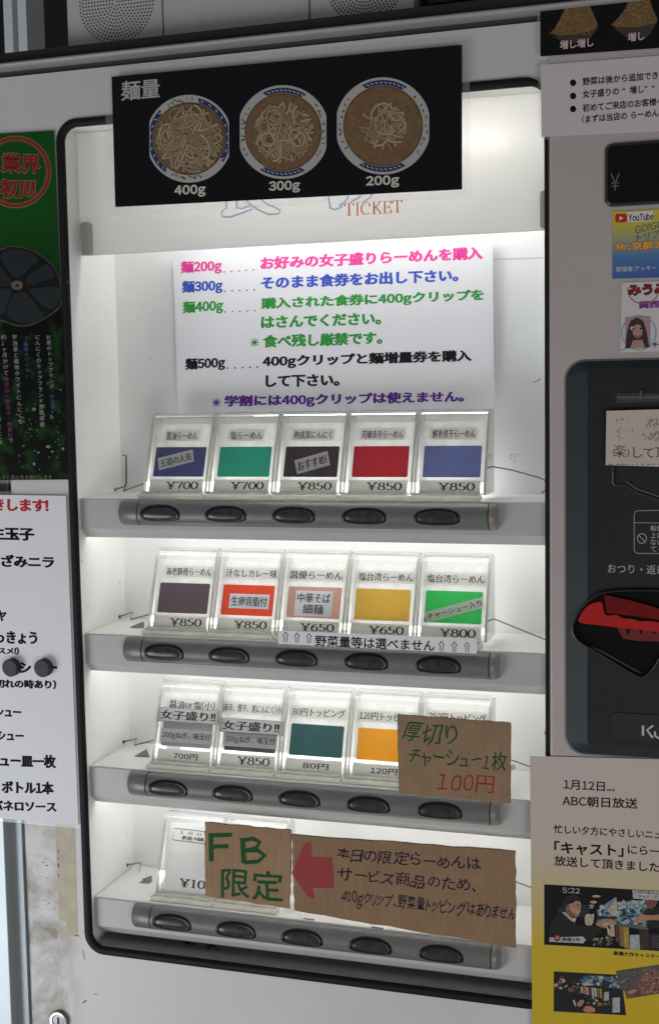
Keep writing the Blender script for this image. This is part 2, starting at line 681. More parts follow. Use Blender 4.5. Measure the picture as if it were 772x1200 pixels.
oo = [to_outer(p) for p in op]
ins = []
for (x, z), (X, Z) in zip(op, oo):
    ins.append((X, Z))
v0 = [(x, 0.0, z) for x, z in op]; v1 = [(x, 0.0, z) for x, z in ins]
b.raw(v0 + v1, [(i, (i + 1) % n, n + (i + 1) % n, n + i) for i in range(n)], ENAMEL)
cors = {(True, True): (DX0, ZTOP), (False, True): (BX0, ZTOP), (False, False): (BX0, 0.55), (True, False): (DX0, 0.55)}
for i in range(n):
    a, c = ins[i], ins[(i + 1) % n]
    if abs(a[0] - c[0]) > 1e-6 and abs(a[1] - c[1]) > 1e-6:
        mx, mz = (op[i][0] > -0.4), (op[i][1] > 1.3)
        k = cors[(mx, mz)]
        b.face([(a[0], 0, a[1]), (c[0], 0, c[1]), (k[0], 0, k[1])], ENAMEL)
# thickness of the opening, side walls, rounded left edge
b.raw([(x, 0, z) for x, z in op] + [(x, 0.02, z) for x, z in op], [(i, (i + 1) % n, n + (i + 1) % n, n + i) for i in range(n)], ENAMEL)
rl = [(BX0 - 0.006 * math.sin(t), 0.006 - 0.006 * math.cos(t)) for t in (math.radians(15 * k) for k in range(7))] + [(BX0 - 0.006, 0.45)]
b.loops([[(x, y, 0.55) for x, y in rl], [(x, y, ZTOP) for x, y in rl]], ENAMEL, False, False, smooth=True, closed=False)
b.face([(BX0, 0.001, ZTOP), (0.42, 0.001, ZTOP), (0.42, 0.45, ZTOP), (BX0, 0.45, ZTOP)], ENAMEL)
b.face([(BX0, 0.45, 0.55), (0.42, 0.45, 0.55), (0.42, 0.45, ZTOP), (BX0, 0.45, ZTOP)], ENAMEL)
b.face([(BX0, 0.001, 0.55), (0.42, 0.001, 0.55), (0.42, 0.45, 0.55), (BX0, 0.45, 0.55)], ENAMEL)
b.build('cabinet', VM)

# right-hand door
b = MB()
b.box(DX0, 0.42, DY, 0.03, 0.55, ZTOP, ENAMEL_SHADE)
b.build('coin_door', VM, bevel=0.002)

# lid edge above the front: half round lip
b = MB()
LIDM = mat('lid_grey', (0.36, 0.36, 0.35), 0.4, noise=0.05, nscale=20)
zl0, zl1 = ZTOP + 0.0005, at(386, 36.5).z
zlm = zl0 + (zl1 - zl0) * .55
prof = [(0.01, zlm), (-0.006, zlm)] + [(-0.011 - 0.004 * math.sin(math.radians(t)), (zlm + zl1) / 2 - (zl1 - zlm) / 2 * math.cos(math.radians(t))) for t in range(15, 166, 15)] + [(-0.006, zl1), (0.01, zl1)]
b.box(BX0 - .004, 0.42, 0.004, 0.01, zl0, zlm - .0003, mat('lid_shade', (.06, .06, .06), .5))  # shade under the lid lip, put in as a dark strip
b.prism(prof, BX0 - 0.006, 0.42, LIDM, smooth=False)
b.build('lid_edge', VM)
b = MB()
b.box(BX0 - 0.006, 0.42, -0.008, 0.43, zl1 + 0.0003, at(386, 23).z, BLACKM)  # black strip between the lid and the box above
b.build('top_strip', VM)

# gasket: black rubber ring round the window
b = MB()
gi = rrect(XL, XR + 0.001, ZB, ZT, 0.014)
go = rrect(XL - 0.0072, XR + 0.0042, ZB - 0.0072, ZT + 0.0072, 0.021)
rings = [(go, 0.001), (go, -0.0022), ([(0.5 * (a[0] + c[0]), 0.5 * (a[1] + c[1])) for a, c in zip(go, gi)], -0.0035), (gi, -0.0022), (gi, 0.003)]
b.loops([[(x, y, z) for x, z in r] for r, y in rings], RUBBER, False, False, smooth=True)
b.build('window_gasket', VM)

# liner box behind the window
b = MB()
D = 0.101
lx0, lx1, lz0, lz1 = XL + 0.0003, XR + 0.0007, ZB + 0.0003, ZT - 0.0003
b.face([(lx0, 0.0022, lz0), (lx0, D, lz0), (lx0, D, lz1), (lx0, 0.0022, lz1)], LINER)
b.face([(lx1, 0.0022, lz0), (lx1, D, lz0), (lx1, D, lz1), (lx1, 0.0022, lz1)], LINER)
b.face([(lx0, 0.0022, lz1), (lx0, D, lz1), (lx1, D, lz1), (lx1, 0.0022, lz1)], LINER)
FLOORM = mat('liner_floor', (0.42, 0.45, 0.47), 0.35, noise=0.12, nscale=35)
speckle(FLOORM, (.05, .035, .02), 330, .66, .70)
b.face([(lx0, 0.0022, lz0), (lx0, D, lz0), (lx1, D, lz0), (lx1, 0.0022, lz0)], FLOORM)
BACKM = mat('back_panel_white', (0.83, 0.845, 0.85), 0.5, noise=0.035, nscale=8)
speckle(BACKM, (.42, .36, .26), 60, .72, .78)
speckle(LINER, (.45, .40, .30), 75, .72, .78)
b.face([(lx0, D, lz0), (lx1, D, lz0), (lx1, D, lz1), (lx0, D, lz1)], mat('back_panel_white', (0.83, 0.845, 0.85), 0.5, noise=0.035, nscale=8))
b.build('window_liner', VM)
BPL = plane(D - .0003)
b = MB()
b.stroke(BPL, [(625, 448), (633, 444)], .8, mat('red_mark', (.45, .05, .05), .5), 1)
b.build('pen_mark', VM)
b = MB()
YS = mat('yellow_stain', (.48, .36, .18), .6)
for k in range(9):
    x, y = 602 + random.uniform(-5, 5), 536 + random.uniform(-4, 5)
    b.poly(BPL, arc(x, y, random.uniform(.5, 1.6), random.uniform(.4, 1.1), 0, 320, 7), YS, 1 + k * .1)
b.build('yellow_stain', VM)
b = MB()
b.poly(BPL, [(578, 303.5), (640, 301.5), (640, 302.3), (578, 304.3)], mat('seam_grey', (.5, .51, .52), .6), 1)
b.build('panel_seam', VM)

# header panel: cream translucent sheet with the printed word, held by clips
hz = at(104, 299.5, 0.025).z
CREAM = clear('cream_panel', (0.95, 0.945, 0.92), 1.0, 0.3, 0.3, transl=0.62)
for nd in CREAM.node_tree.nodes:
    if nd.type == 'MAP_RANGE':
        nd.inputs[3].default_value = 1.0; nd.inputs[4].default_value = 1.0
b = MB()
b.box(lx0 + 0.0005, lx1 - 0.0005, 0.025, 0.028, hz, lz1 - 0.0005, CREAM)
hp = b.build('header_panel', VM)
b = MB()
HP = plane(0.0249)
ORANGE = ink('orange_print', (226, 112, 62))
serif(b, HP, 'TICKET', (403, 253.5), (472, 249), 15, ORANGE, 1, thin=.035, thick=.1)
b.build('ticket_word', hp)
b = MB()
BLUEP = ink('pale_blue_print', (168, 200, 236))
for k, pts in enumerate(([(265.4, 232), (265.4, 243.8), (259.7, 248), (261, 253.8), (269.6, 254.6), (283.9, 249.5), (296.7, 244.7), (292, 241), (284, 244.5), (278, 243.8), (276.8, 232)],
            [(286, 231), (289.6, 236), (301, 245), (315, 251.5), (326.6, 250.4), (328.6, 246.7), (321, 242.4), (312.4, 239), (304, 232)],
            [(384.5, 229), (385.6, 236.7), (387, 243.8), (392.7, 245.8), (401, 242.4), (400, 239)], [(398, 241), (404, 236.7), (408.4, 229.6)], [(411, 237), (421, 231), (424, 226)], [(425, 237), (433, 232), (437, 226)])):
    if k == 2:
        b.build('kanji_outline', hp); b = MB()
    b.stroke(HP, pts, 1.7, BLUEP, 1 + k * .3)
b.build('kanji_outline', hp)
CLIPM = mat('clip_grey', (0.42, 0.43, 0.43), 0.4)
for q in ((95.5, 104.5, 260, 299), (632.5, 640, 223, 268)):
    b = MB()
    p0, p1 = at(q[0], q[3], 0.018), at(q[1], q[2], 0.018)
    b.slab([(x, 0.018, z) for x, z in rrect(p0.x, p1.x, p0.z, p1.z, 0.003)], CLIPM, 0.007)
    b.build('panel_clip', VM)

# ------------------------------------------------ shelves, button bars and lamps
SHELF = [1.3514, 1.2117, 1.0720, 0.9314]
TUBE = emit('lamp_tube', (1.0, 0.99, 0.955), TUBE_POWER)
FY = 0.006
TX0 = -0.5672
ROW_GLOW = emit('row_glow_strip', (1.0, 0.99, 0.95), TUBE_POWER * .8)
BXA, BXB = at(139.5, 602, 0.0).x, at(583, 606, 0.0).x
SEAMA, SEAMB = at(160.8, 602, -0.004).x, at(571.5, 605, -0.004).x
BTN0 = at(187.5, 602, -0.005).x
GREASE = mat('grease_brown', (0.10, 0.065, 0.03), 0.6)


def barz(t):      # half ellipse section
    return (FY + 0.002 - 0.0135 * math.cos(t), 0.0132 * math.sin(t))


def barY(dz):
    return FY + 0.002 - 0.0135 * math.sqrt(max(0, 1 - (dz / 0.0132) ** 2))


for ri, z in enumerate(SHELF):
    s = MB()
    s.box(lx0 + 0.0006, lx1 - 0.0006, FY + 0.0021, D - 0.0004, z - 0.005, z - 0.0002, LINER)
    prof = [(FY, z - 0.0008), (FY + 0.0008, z), (FY + 0.002, z), (FY + 0.002, z - 0.0405), (FY + 0.0105, z - 0.0405), (FY + 0.0095, z - 0.0415), (FY, z - 0.0310)]
    prof = [(FY, z - 0.001), (FY + 0.001, z), (FY + 0.002, z), (FY + 0.002, z - 0.0295), (FY + 0.0115, z - 0.0395), (FY + 0.0105, z - 0.0407), (FY, z - 0.0308)]
    s.prism(prof, lx0 + 0.0006, lx1 - 0.0006, FASCIA)
    # cut-out in the shelf for the wire
    sh = s.build('shelf', VM)
    # lamp
    t = MB()
    if ri < 3:
      t.box(XL + 0.015, XR - 0.012, FY + 0.012, FY + 0.022, z - 0.030, z - 0.022, TUBE)
    if ri < 3:
        t.build('lamp_tube', VM)
    # hidden glow strip, added behind the row to brighten the holders
    t = MB()
    t.box(TX0 + .012, TX0 + (.338 if ri < 3 else .128), .066, .072, z + .003, z + (.009 if ri else .013), ROW_GLOW)
    t.build('row_fill', VM)
    # bar
    t = MB()
    cz = z - 0.0137
    A = [math.radians(-90 + 10 * k) for k in range(19)]

    def sect(x, k=1.0, ky=1.0):
        return [(x, FY + 0.0015 - (FY + 0.0015 - barz(a)[0]) * ky, cz + barz(a)[1] * k) for a in A]
    t.loops([sect(BXA, .80, .55), sect(BXA + 0.001, .9, .8), sect(BXA + 0.003, .985, .97), sect(SEAMA - 0.0006)], BARGREY, smooth=True, closed=False)
    t.loops([sect(SEAMA - 0.0006, .96, .95), sect(SEAMA + 0.0006, .96, .95)], BLACKM, False, False, closed=False)
    t.loops([sect(SEAMA + 0.0006), sect(SEAMB - 0.0006)], BARGREY, smooth=True, closed=False)
    t.loops([sect(SEAMB - 0.0006, .96, .95), sect(SEAMB + 0.0006, .96, .95)], BLACKM, False, False, closed=False)
    t.loops([sect(SEAMB + 0.0006), sect(BXB - 0.004, .985, .97), sect(BXB - 0.001, .9, .78), sect(BXB, .78, .5)], mat('bar_end_cap', (0.25, 0.225, 0.205), 0.35, noise=.08), smooth=True, closed=False)
    for k in range(9):
        gx = random.uniform(SEAMA, SEAMB)
        gw = random.uniform(.001, .005)
        t.box(gx, gx + gw, barY(.0125) - .0003, FY - 0.0002, cz + .0121, cz + .01225, GREASE)
    bar = t.build('button_bar', VM)
    for k in range(5):
        bx = BTN0 + k * 0.0700
        q = MB()

        def out(sx, sz, lift, n=40):
            r = []
            for i in range(n):
                a = 2 * math.pi * i / n
                ca, sa = math.cos(a), math.sin(a)
                x = math.copysign(abs(ca) ** .8, ca) * .0205 * sx
                zz = (math.copysign(abs(sa) ** (.95 if sa > 0 else .62), sa)) * (.0092 if sa > 0 else .0062) * sz - .0012
                r.append((bx + x, barY(zz) - lift, cz + zz))
            return r
        q.loops([out(1.07, 1.12, -0.0004), out(1.06, 1.11, 0.0003), out(.98, .98, 0.0005), out(.88, .78, 0.0005), out(.86, .74, 0.0002)], BTNRING, False, False, smooth=True)
        q.loops([out(.87, .75, 0.00025), out(.83, .68, 0.00045), out(.55, .45, 0.0006), out(.25, .2, 0.0006), out(.02, .02, 0.0006)], LENS, False, True, smooth=True)
        q.build('push_button', bar)
# lamp behind the header panel
t = MB()
t.box(XL + 0.085, XR - 0.03, 0.042, 0.054, hz + 0.078, hz + 0.092, emit('header_tube', (1.0, 0.99, 0.965), TUBE_POWER * 2.6))
t.build('lamp_tube', VM)

# wires that hold the tickets
WIRE = mat('wire_grey', (0.22, 0.22, 0.21), 0.35, metal=.6)
for pts in (((134, 574), (148, 569.5), (145, 575.2), (168, 567)), ((140, 722.7), (155.4, 717.3), (153.4, 725.8), (177, 719.8)),
            ((145, 869.4), (160.6, 865.5), (157.5, 873.3), (182, 867)), ((149, 1013.5), (165, 1011), (162.7, 1026.7), (188, 1024.6))):
    t = MB()
    t.tube([at(x, y, 0.085) for x, y in pts], 0.0008, WIRE)
    c = at(*pts[0], 0.085)
    t.tube([c - Vector((0.0012, 0, 0)), c + Vector((0.0012, 0, 0))], 0.0019, mat('wire_knob', (0.05, 0.05, 0.05), .5))
    t.build('wire_rod', VM)
t = MB(); t.tube([at(144, 533.5, .09), at(148, 533.5, .09), at(148.3, 567, .09), at(146.5, 569, .09)], 0.0008, BLACKM); t.build('wire_hook', VM)
for pts in (((571, 545.6), (600, 551), (630, 559.3), (637, 562), (639.4, 565.5), (639, 574), (634, 578)), ((572, 722.5), (610, 738), (641, 750.5)), ((590, 888), (606, 893), (622, 899)), ((600, 1032), (622, 1040))):
    t = MB()
    t.tube([at(x, y, 0.06) for x, y in pts], 0.0007, WIRE)
    t.build('wire_rod', VM)
# cut-outs in the shelf tops
HOLE = mat('cutout_grey', (0.16, 0.165, 0.165), .6)
for z, pts in ((SHELF[1], ((152, 735), (168.5, 728), (169.5, 735.5))), (SHELF[2], ((157.5, 886), (172, 877.5), (175.5, 886.5))),
               (SHELF[3], ((163, 1034), (168, 1031.5), (166.5, 1030), (178, 1026), (178, 1033), (175, 1035)))):
    t = MB()
    t.face([atz(x, y, z + 0.0006) for x, y in pts], HOLE)
    t.build('shelf_cutout', VM)
# staples in the bottom shelf, grime on the floor ledge
t = MB()
for x, y in ((362, 1077), (442, 1087), (525, 1095.5)):
    p = atz(x, y, SHELF[3] + .0006)
    t = MB()
    t.tube([p - Vector((.006, 0, 0)), p + Vector((.006, 0, 0))], .0005, WIRE)
    t.build('staple', VM)
for (cx, cy, n_) in ((222, 1105, 9), (250, 1110, 9)):
    t = MB()
    for k in range(n_):
        p = atz(cx + random.uniform(-6, 6), cy + random.uniform(-2.5, 2.5), ZB + .0009 + k * .00005)
        t.face([p + Vector((.0026 * math.cos(a), .0016 * math.sin(a), 0)) for a in (k2 * 1.05 for k2 in range(6))], GREASE)
    t.build('grime_smear', VM)

# lock on the lower left
t = MB()
lc = at(70.5, 1195, 0)


def circ(c, r, y, n=28):
    return [(c.x + r * math.cos(2 * math.pi * i / n), y, c.z + r * math.sin(2 * math.pi * i / n)) for i in range(n)]


CHROME = mat('dark_chrome', (0.32, 0.32, 0.33), 0.16, metal=1)
t.loops([circ(lc, .0108, 0.001), circ(lc, .0108, -.003), circ(lc, .0098, -.004), circ(lc, .0075, -.0042), circ(lc, .007, -.002)], CHROME, False, False, smooth=False)
t.loops([circ(lc, .007, -.002), circ(lc, .0066, -.0032), circ(lc, .001, -.0034)], mat('lock_core', (.12, .12, .125), .25, metal=1), False, True)
t.box(lc.x - .0012, lc.x + .0012, -.0036, -.003, lc.z - .004, lc.z + .004, BLACKM)
t.build('lock', VM)
# old tape residue and scuffs on the cabinet
t = MB()
C0 = plane(-0.0002)
RES = mat('tape_residue', (0.50, 0.455, 0.335), .6, noise=.14, nscale=60)
t.poly(C0, [(65, 962), (88, 966), (91.5, 1096), (86, 1097), (82, 1097.5), (77, 1095), (74, 1092), (73.5, 1088), (78, 1086), (77.5, 1080), (72, 1079), (69, 1076), (68, 1040)], RES)
t.build('tape_residue', VM)
t = MB()
RES2 = mat('tape_residue_worn', (0.33, 0.29, 0.19), .6, noise=.2, nscale=80)
t.poly(C0, [(52.5, 1088), (65.5, 1089), (67.5, 1095), (66.5, 1101), (62, 1098.5)], RES2)
t.build('tape_residue', VM)
t = MB()
SC1 = mat('scuff', (0.10, 0.085, 0.07), .6)
for k in range(20):
    x, y = random.choice(((68.5, random.uniform(985, 1025)), (random.uniform(42, 68), random.uniform(1025, 1065)), (random.uniform(42, 66), random.uniform(985, 1100))))
    w = random.uniform(.5, 2.5); h = random.uniform(.3, 1.4)
    if x == 68.5: w, h = random.uniform(.6, 1.4), random.uniform(1.5, 6)
    t.poly(C0, [(x, y), (x + w, y + h * .3), (x + w * .8, y + h), (x - w * .2, y + h * .8)], SC1, 1)
t.stroke(C0, [(97, 1113), (98, 1117), (99.5, 1124)], .7, SC1); t.stroke(C0, [(98, 1175), (101, 1172.5)], 1.6, SC1)
t.stroke(C0, [(111, 1165.5), (114, 1165)], .7, SC1)
t.poly(plane(-.0003), [(88, 1095.5), (92.5, 1096.5), (92.5, 1097.5), (88, 1096.6)], SC1, 1)
t.build('scuff', VM)

# ------------------------------------------------ right-hand door fittings
RP = plane(DY)
# display
t = MB()
p0, p1 = at(708.5, 243, DY), at(905, 155, DY)
rr = rrect(p0.x, p1.x, p0.z, p1.z, .006)
t.loops([[(x, DY + .001, z) for x, z in rr], [(x, DY - .0022, z) for x, z in rr]], BLACKG, False, True)
rr2 = rrect(p0.x + .0022, p1.x - .0022, p0.z + .0022, p1.z - .0022, .005)
t.loops([[(x, DY - .0022, z) for x, z in rr], [(x, DY - .0034, z) for x, z in rr2]], mat('display_rim', (.03, .035, .035), .2), False, False)
t.poly(lambda u, v, l: Vector((u, DY - .0034, v)), rr2, BLACKG)
disp = t.build('display_window', VM)
t = MB()
t.text(plane(DY - .0034), '¥', (714.5, 223.5), (726, 223), 20, mat('faint_legend', (.10, .11, .12), .5), 1)
t.build('yen_legend', disp)

# coin panel: raised slate moulding with a bevelled left border
t = MB()
pa, pb = at(663, 881, DY), at(905, 418, DY)
o1 = rrect(pa.x, pb.x, pa.z, pb.z, .017, 8)
ia, ib = at(687.5, 872, DY - .008), at(885, 428, DY - .008)
o2 = rrect(ia.x, ib.x, ia.z, ib.z, .004, 8)
CPY = DY - .008
o0 = rrect(pa.x - .0018, pb.x + .0018, pa.z - .0018, pb.z + .0018, .018, 8)
t.loops([[(x, DY, z) for x, z in o0], [(x, DY - .0012, z) for x, z in o1]], mat('panel_rim', (.16, .18, .19), .35), False, False)
BEV_LIT = mat('slate_border_lit', (0.024, 0.031, 0.037), .5, spec=.3, noise=.08, nscale=20)  # light on the bevel painted in as a lighter, bluer slate
t.loops([[(x, DY - .0012, z) for x, z in o1], [(x, CPY, z) for x, z in o2]], BEV_LIT, False, False)
# face with a hole for the coin mouth: built as rings round the mouth outline
mouth = [(707, 692), (689.5, 704.8), (677.5, 718), (671.5, 731), (671.3, 741), (675.8, 748.5), (689.5, 757.5), (720, 775), (744, 790), (751, 792.6), (757, 790), (765, 782), (772, 769.5), (795, 738), (800, 720), (795, 700), (785, 692)]


def chaikin(p, n=2, closed=True):
    for _ in range(n):
        q = []
        for i in range(len(p) if closed else len(p) - 1):
            a, c = p[i], p[(i + 1) % len(p)]
            q += [(a[0] * .75 + c[0] * .25, a[1] * .75 + c[1] * .25), (a[0] * .25 + c[0] * .75, a[1] * .25 + c[1] * .75)]
        p = q
    return p


mouth = chaikin(mouth)
m3 = [at(x, y, CPY) for x, y in mouth]
hole = [(p.x, p.z) for p in m3]
hole_in = hole
t.poly(lambda u, v, l: Vector((u, CPY, v)), o2, SLATE)
cp = t.build('coin_panel', VM)
t = MB()
cm = mid(*m3)


def sc_hole(k, y, dz=0.0):
    return [(cm.x + (x - cm.x) * k, y, cm.z + (z - cm.z) * k + dz) for x, z in hole]


RIM = mat('mouth_rim', (.10, .055, .04), .3, noise=.1)
LIP = mat('mouth_lip', (.022, .026, .028), .35)
t.loops([sc_hole(1.045, DY + .0005), sc_hole(1.045, CPY - .0004), sc_hole(1.03, CPY - .0042), sc_hole(1.0, CPY - .0046), sc_hole(.985, CPY - .0006)], LIP, False, False)
t.poly(lambda u, v, l: Vector((u, CPY - .0006, v)), [(p[0], p[2]) for p in sc_hole(.99, 0)], mat('mouth_black', (.004, .004, .004), .6, spec=.1))
RED = mat('red_plastic', (.46, .010, .010), .25, coat=.3)
DRED = clear('dark_red_clear', (.22, .010, .010), .8, 1.0, .08)
PINKR = mat('deep_red_inner', (.16, .016, .018), .3)
PY = CPY - .0012
fl1 = [(675.8, 730), (678.5, 722), (685, 712), (694, 706.5), (705.6, 704.3), (707, 719), (711, 722), (722, 720), (729, 725), (741, 725), (748, 728.5), (760, 727), (794, 734), (794, 743), (729, 736), (700, 732.5)]
t.slab([at(x, y, PY - .0012) for x, y in chaikin(fl1, 2)], RED, .0012)
t.slab([at(x, y, PY - .0026) for x, y in [(707, 697), (740, 704), (795, 720), (795, 730), (760, 724.5), (735, 721), (710, 718.5)]], DRED, .0012)
t.slab([at(x, y, PY - .0004) for x, y in [(722, 735), (729, 748), (745, 751), (786, 752), (786, 742), (772, 739)]], PINKR, .0008)
for x in (733, 748, 764):
    t.slab([at(x, 736, PY - .0008), at(x + 5, 736.5, PY - .0008), at(x + 3, 743, PY - .0008), at(x + 1, 743, PY - .0008)], BLACKG, .0003)
t.slab([at(x, y, PY - .0003) for x, y in [(690, 757), (704, 762), (746, 785.5), (752, 790), (745, 787)]], RIM, .0006)
t.build('coin_return_mouth', cp)
# note slot and the moulded swoosh below it
t = MB()
s0, s1 = at(718, 492, CPY), at(900, 455, CPY)
zz0, zz1 = s0.z, s1.z
t.box(s0.x, .07, CPY - .0002, CPY + .001, zz0, zz1, BLACKM)
t.box(s0.x + .003, .07, CPY - .0012, CPY - .0003, at(0, 474, CPY).z * 0 + at(720, 472, CPY).z, at(720, 461, CPY).z, mat('slot_bar', (.05, .055, .055), .3))
t.box(s0.x + .003, .07, CPY - .0022, CPY - .0013, at(720, 468, CPY).z, at(720, 464, CPY).z, mat('slot_rod', (.16, .17, .17), .25, metal=.6))
c = at(750.5, 463.5, CPY)
t.box(c.x - .0012, c.x + .0012, CPY - .003, CPY - .0023, c.z - .004, c.z + .004, mat('slot_rod', (.1, .1, .1)))
sw = [(718, 546), (718, 566), (722, 570), (732, 568), (745, 577), (772, 586), (800, 590)]
t.tube([at(x, y, CPY - .0004) for x, y in sw], .0015, mat('swoosh_lip', (.05, .032, .024), .22))
t.tube([at(x + 1, y - 4, CPY - .0004) for x, y in sw[3:]], .001, mat('swoosh_lip2', (.11, .09, .08), .25))
t.build('note_slot', cp)
# legends
t = MB()
KP = plane(CPY)
LEG = mat('pale_legend', (.40, .39, .36), .5)
bx = [(x, y) for x, y in arc(747.5, 604.5, 5, 5, 180, 270, 5)] + [(830, 598.5)]
t.stroke(KP, [(742.5, 604)] + arc(747.5, 603.5, 5, 5, 180, 270, 5) + [(830, 597)], .7, LEG, 1)
t.stroke(KP, [(742.5, 604), (742.5, 643)] + arc(747.5, 643.5, 5, 5, 180, 90, 5) + [(830, 649)], .7, LEG, 1)
t.stroke(KP, [(742.5, 612.6), (830, 613.2)], .6, LEG, 1)
t.stroke(KP, arc(751.5, 631, 5.4, 5.6, 0, 360, 20), .9, LEG, 1)
t.stroke(KP, [(747.8, 627.2), (755.3, 635)], .9, LEG, 1)
for i, s_ in enumerate(('転倒', '上に', 'ない', 'てく')):
    t.text(KP, s_, (761.5, 622.3 + i * 8.1), (776, 622.5 + i * 8.1), 6.6, LEG, 1, wx=.008)
t.text(KP, 'おつり・返却', (711.5, 671.5), (779, 673.5), 11, LEG, 1, wx=.004)
t.build('panel_legend', cp)
t = MB()
q0, q1 = at(716.5, 865, CPY), at(905, 845.5, CPY)
rr = rrect(q0.x, q1.x, q0.z, q1.z, .002)
t.loops([[(x, CPY + .0005, z) for x, z in rr], [(x, CPY - .0009, z) for x, z in rr]], mat('logo_plate', (.022, .0225, .022), .5, spec=.3), False, True)
LG = mat('logo_print', (.52, .48, .46), .45)
LP = plane(CPY - .0009)
t.stroke(LP, [(752.8, 850.3), (752.8, 862.2)], 2.8, LG, 1, cap=False)
t.stroke(LP, [(764.6, 850.3), (757.6, 855.5), (764.2, 864.6)], 2.6, LG, 1, cap=False)
t.stroke(LP, [(766.8, 857), (766.8, 862), (771, 865), (778, 865), (780, 857)], 2.4, LG, 1, cap=False)
t.build('logo_plate', cp)

# ================================================================== ticket holders
ACR = clear('acrylic_face', (.99, .995, .985), .035, 1.0, .05)
ACRE = clear('acrylic_edge', (.99, .99, .95), .7, .6, .12, transl=.65)
ACRB = clear('acrylic_base', (.99, .99, .92), .85, .5, .12, transl=.4)
MILK = clear('milky_backing', (.97, .975, .96), .80, .3, .2, transl=.5)
HW, HH, HD = 0.0690, 0.0795, 0.0300
L = math.hypot(HH - 0.006, HD * .92)
EV = Vector((0, HD * .92 / L, (HH - .006) / L))
EN = Vector((0, -EV.z, EV.y))
TX0 = -0.5672


def holder_profile(off=0.0):
    """front outline of the side walls, from the foot over the rounded top to the back"""
    pts = [(0.0 + off, 0.0)]
    for k in range(1, 7):
        f_ = k / 6
        pts.append((HD * .80 * f_ ** 1.15 + off, (HH - .011) * f_))
    for a in (20, 45, 70, 90):
        pts.append((HD * .80 + .012 * (1 - math.cos(math.radians(a))) + off, HH - .011 + (.011 - off) * math.sin(math.radians(a))))
    return pts


def shell(first=[]):
    """clear acrylic box: two side walls, curved front, foot strip; built at the origin"""
    s = MB()
    pf = holder_profile()
    back = [(HD + .016, HH - .004), (HD + .016, 0.0)]
    for x in (0.0, HW - .0022):
        lo = pf + back
        s.loops([[(x + d, y, z) for y, z in lo] for d in (0, .0022)], ACR)
        # bright cut edge along the front outline of each wall
        s.loops([[(x + d, y + e, z + e * .3) for d, e in ((-.0001, -.0003), (.0023, -.0003), (.0023, .0009), (-.0001, .0009))] for y, z in pf + [back[0]]], ACRE, smooth=False)
    s.loops([[(x, y, z) for y, z in pf + [(HD + .014, HH)]] for x in (.0024, HW - .0024)], ACR, False, False, smooth=True, closed=False)
    # rolled rim along the top and a ledge line under the name strip
    s.tube([(.002, HD * .80 + .006, HH - .0015), (HW - .002, HD * .80 + .006, HH - .0015)], .0008, ACRE, 6)
    o = s.build('acrylic_shell')
    f = MB()
    f.box(-.003, HW - .004, -.007, .004, -.0048, -.0006, ACRB)
    f.box(-.001, HW - .006, -.0035, .006, -.0006, .0016, ACRB)
    p = f.build('foot_strip', None)
    return o, p


SH, FT = shell()
ORG.pop(SH); ORG.pop(FT)
GREYL = clear('label_stock', (.74, .725, .70), 1.6, .2, .3, transl=.35)
MINK = mat('mincho_ink', (.008, .008, .009), .6, spec=.1)
used = [False]


def ticket(row, col, label, name, nr, slip, price, extra=None, psty='serif', nlab=True, lift=0.0):
    x0 = TX0 + col * 0.0702
    zb = SHELF[row] + 0.0052
    org = Vector((x0, 0.019, zb))
    t = thing('ticket_holder', label, 'ticket holder', org, 'clear ticket holders in the window')
    for src in (SH, FT):
        c = src if not used[0] else src.copy()
        if used[0]:
            COL.objects.link(c)
        c.parent = t
        ORG[c] = org
    used[0] = True
    inner = org + Vector((0, .0026, 0))

    def F(u, v, l=0):
        return inner + Vector((u * HW, 0, 0)) + EV * (v * L) + EN * (l * .00016)
    b = MB()
    b.poly(F, [(.05, .0), (.95, .0), (.95, .93), (.05, .93)], MILK, -6)
    b.build('backing_plate', t)
    if slip:
        b = MB()
        sl = rrect(.10, .905, .215, .615, .02)
        b.poly(F, sl, slip, 1)
        b.build('colour_slip', t)
    if nlab:
        b = MB()
        a0, a1 = nr
        b.poly(F, [(a0 - .03, .69 + lift), (a1 + .03, .69 + lift), (a1 + .03, .845 + lift), (a0 - .03, .845 + lift)], GREYL, 2)
        b.text(F, name, (a0, .715 + lift), (a1, .715 + lift), (0, .105), MINK, 3, wx=.020, wy=-.002)
        b.build('name_label', t)
    if price:
        b = MB()
        b.poly(F, [(.07, .012), (.915, .012), (.915, .175), (.07, .175)], GREYL, 2)
        if psty == 'serif':
            serif(b, F, price, (.34, .048), (.84, .048), (0, .098), MINK, 3)
        elif psty == 'sans':
            b.text(F, price, (.33, .055), (.72, .055), (0, .075), MINK, 3, wx=.02)
        b.build('price_label', t)
    if extra:
        extra(t, F)
    # hairline scratches on the face
    return t


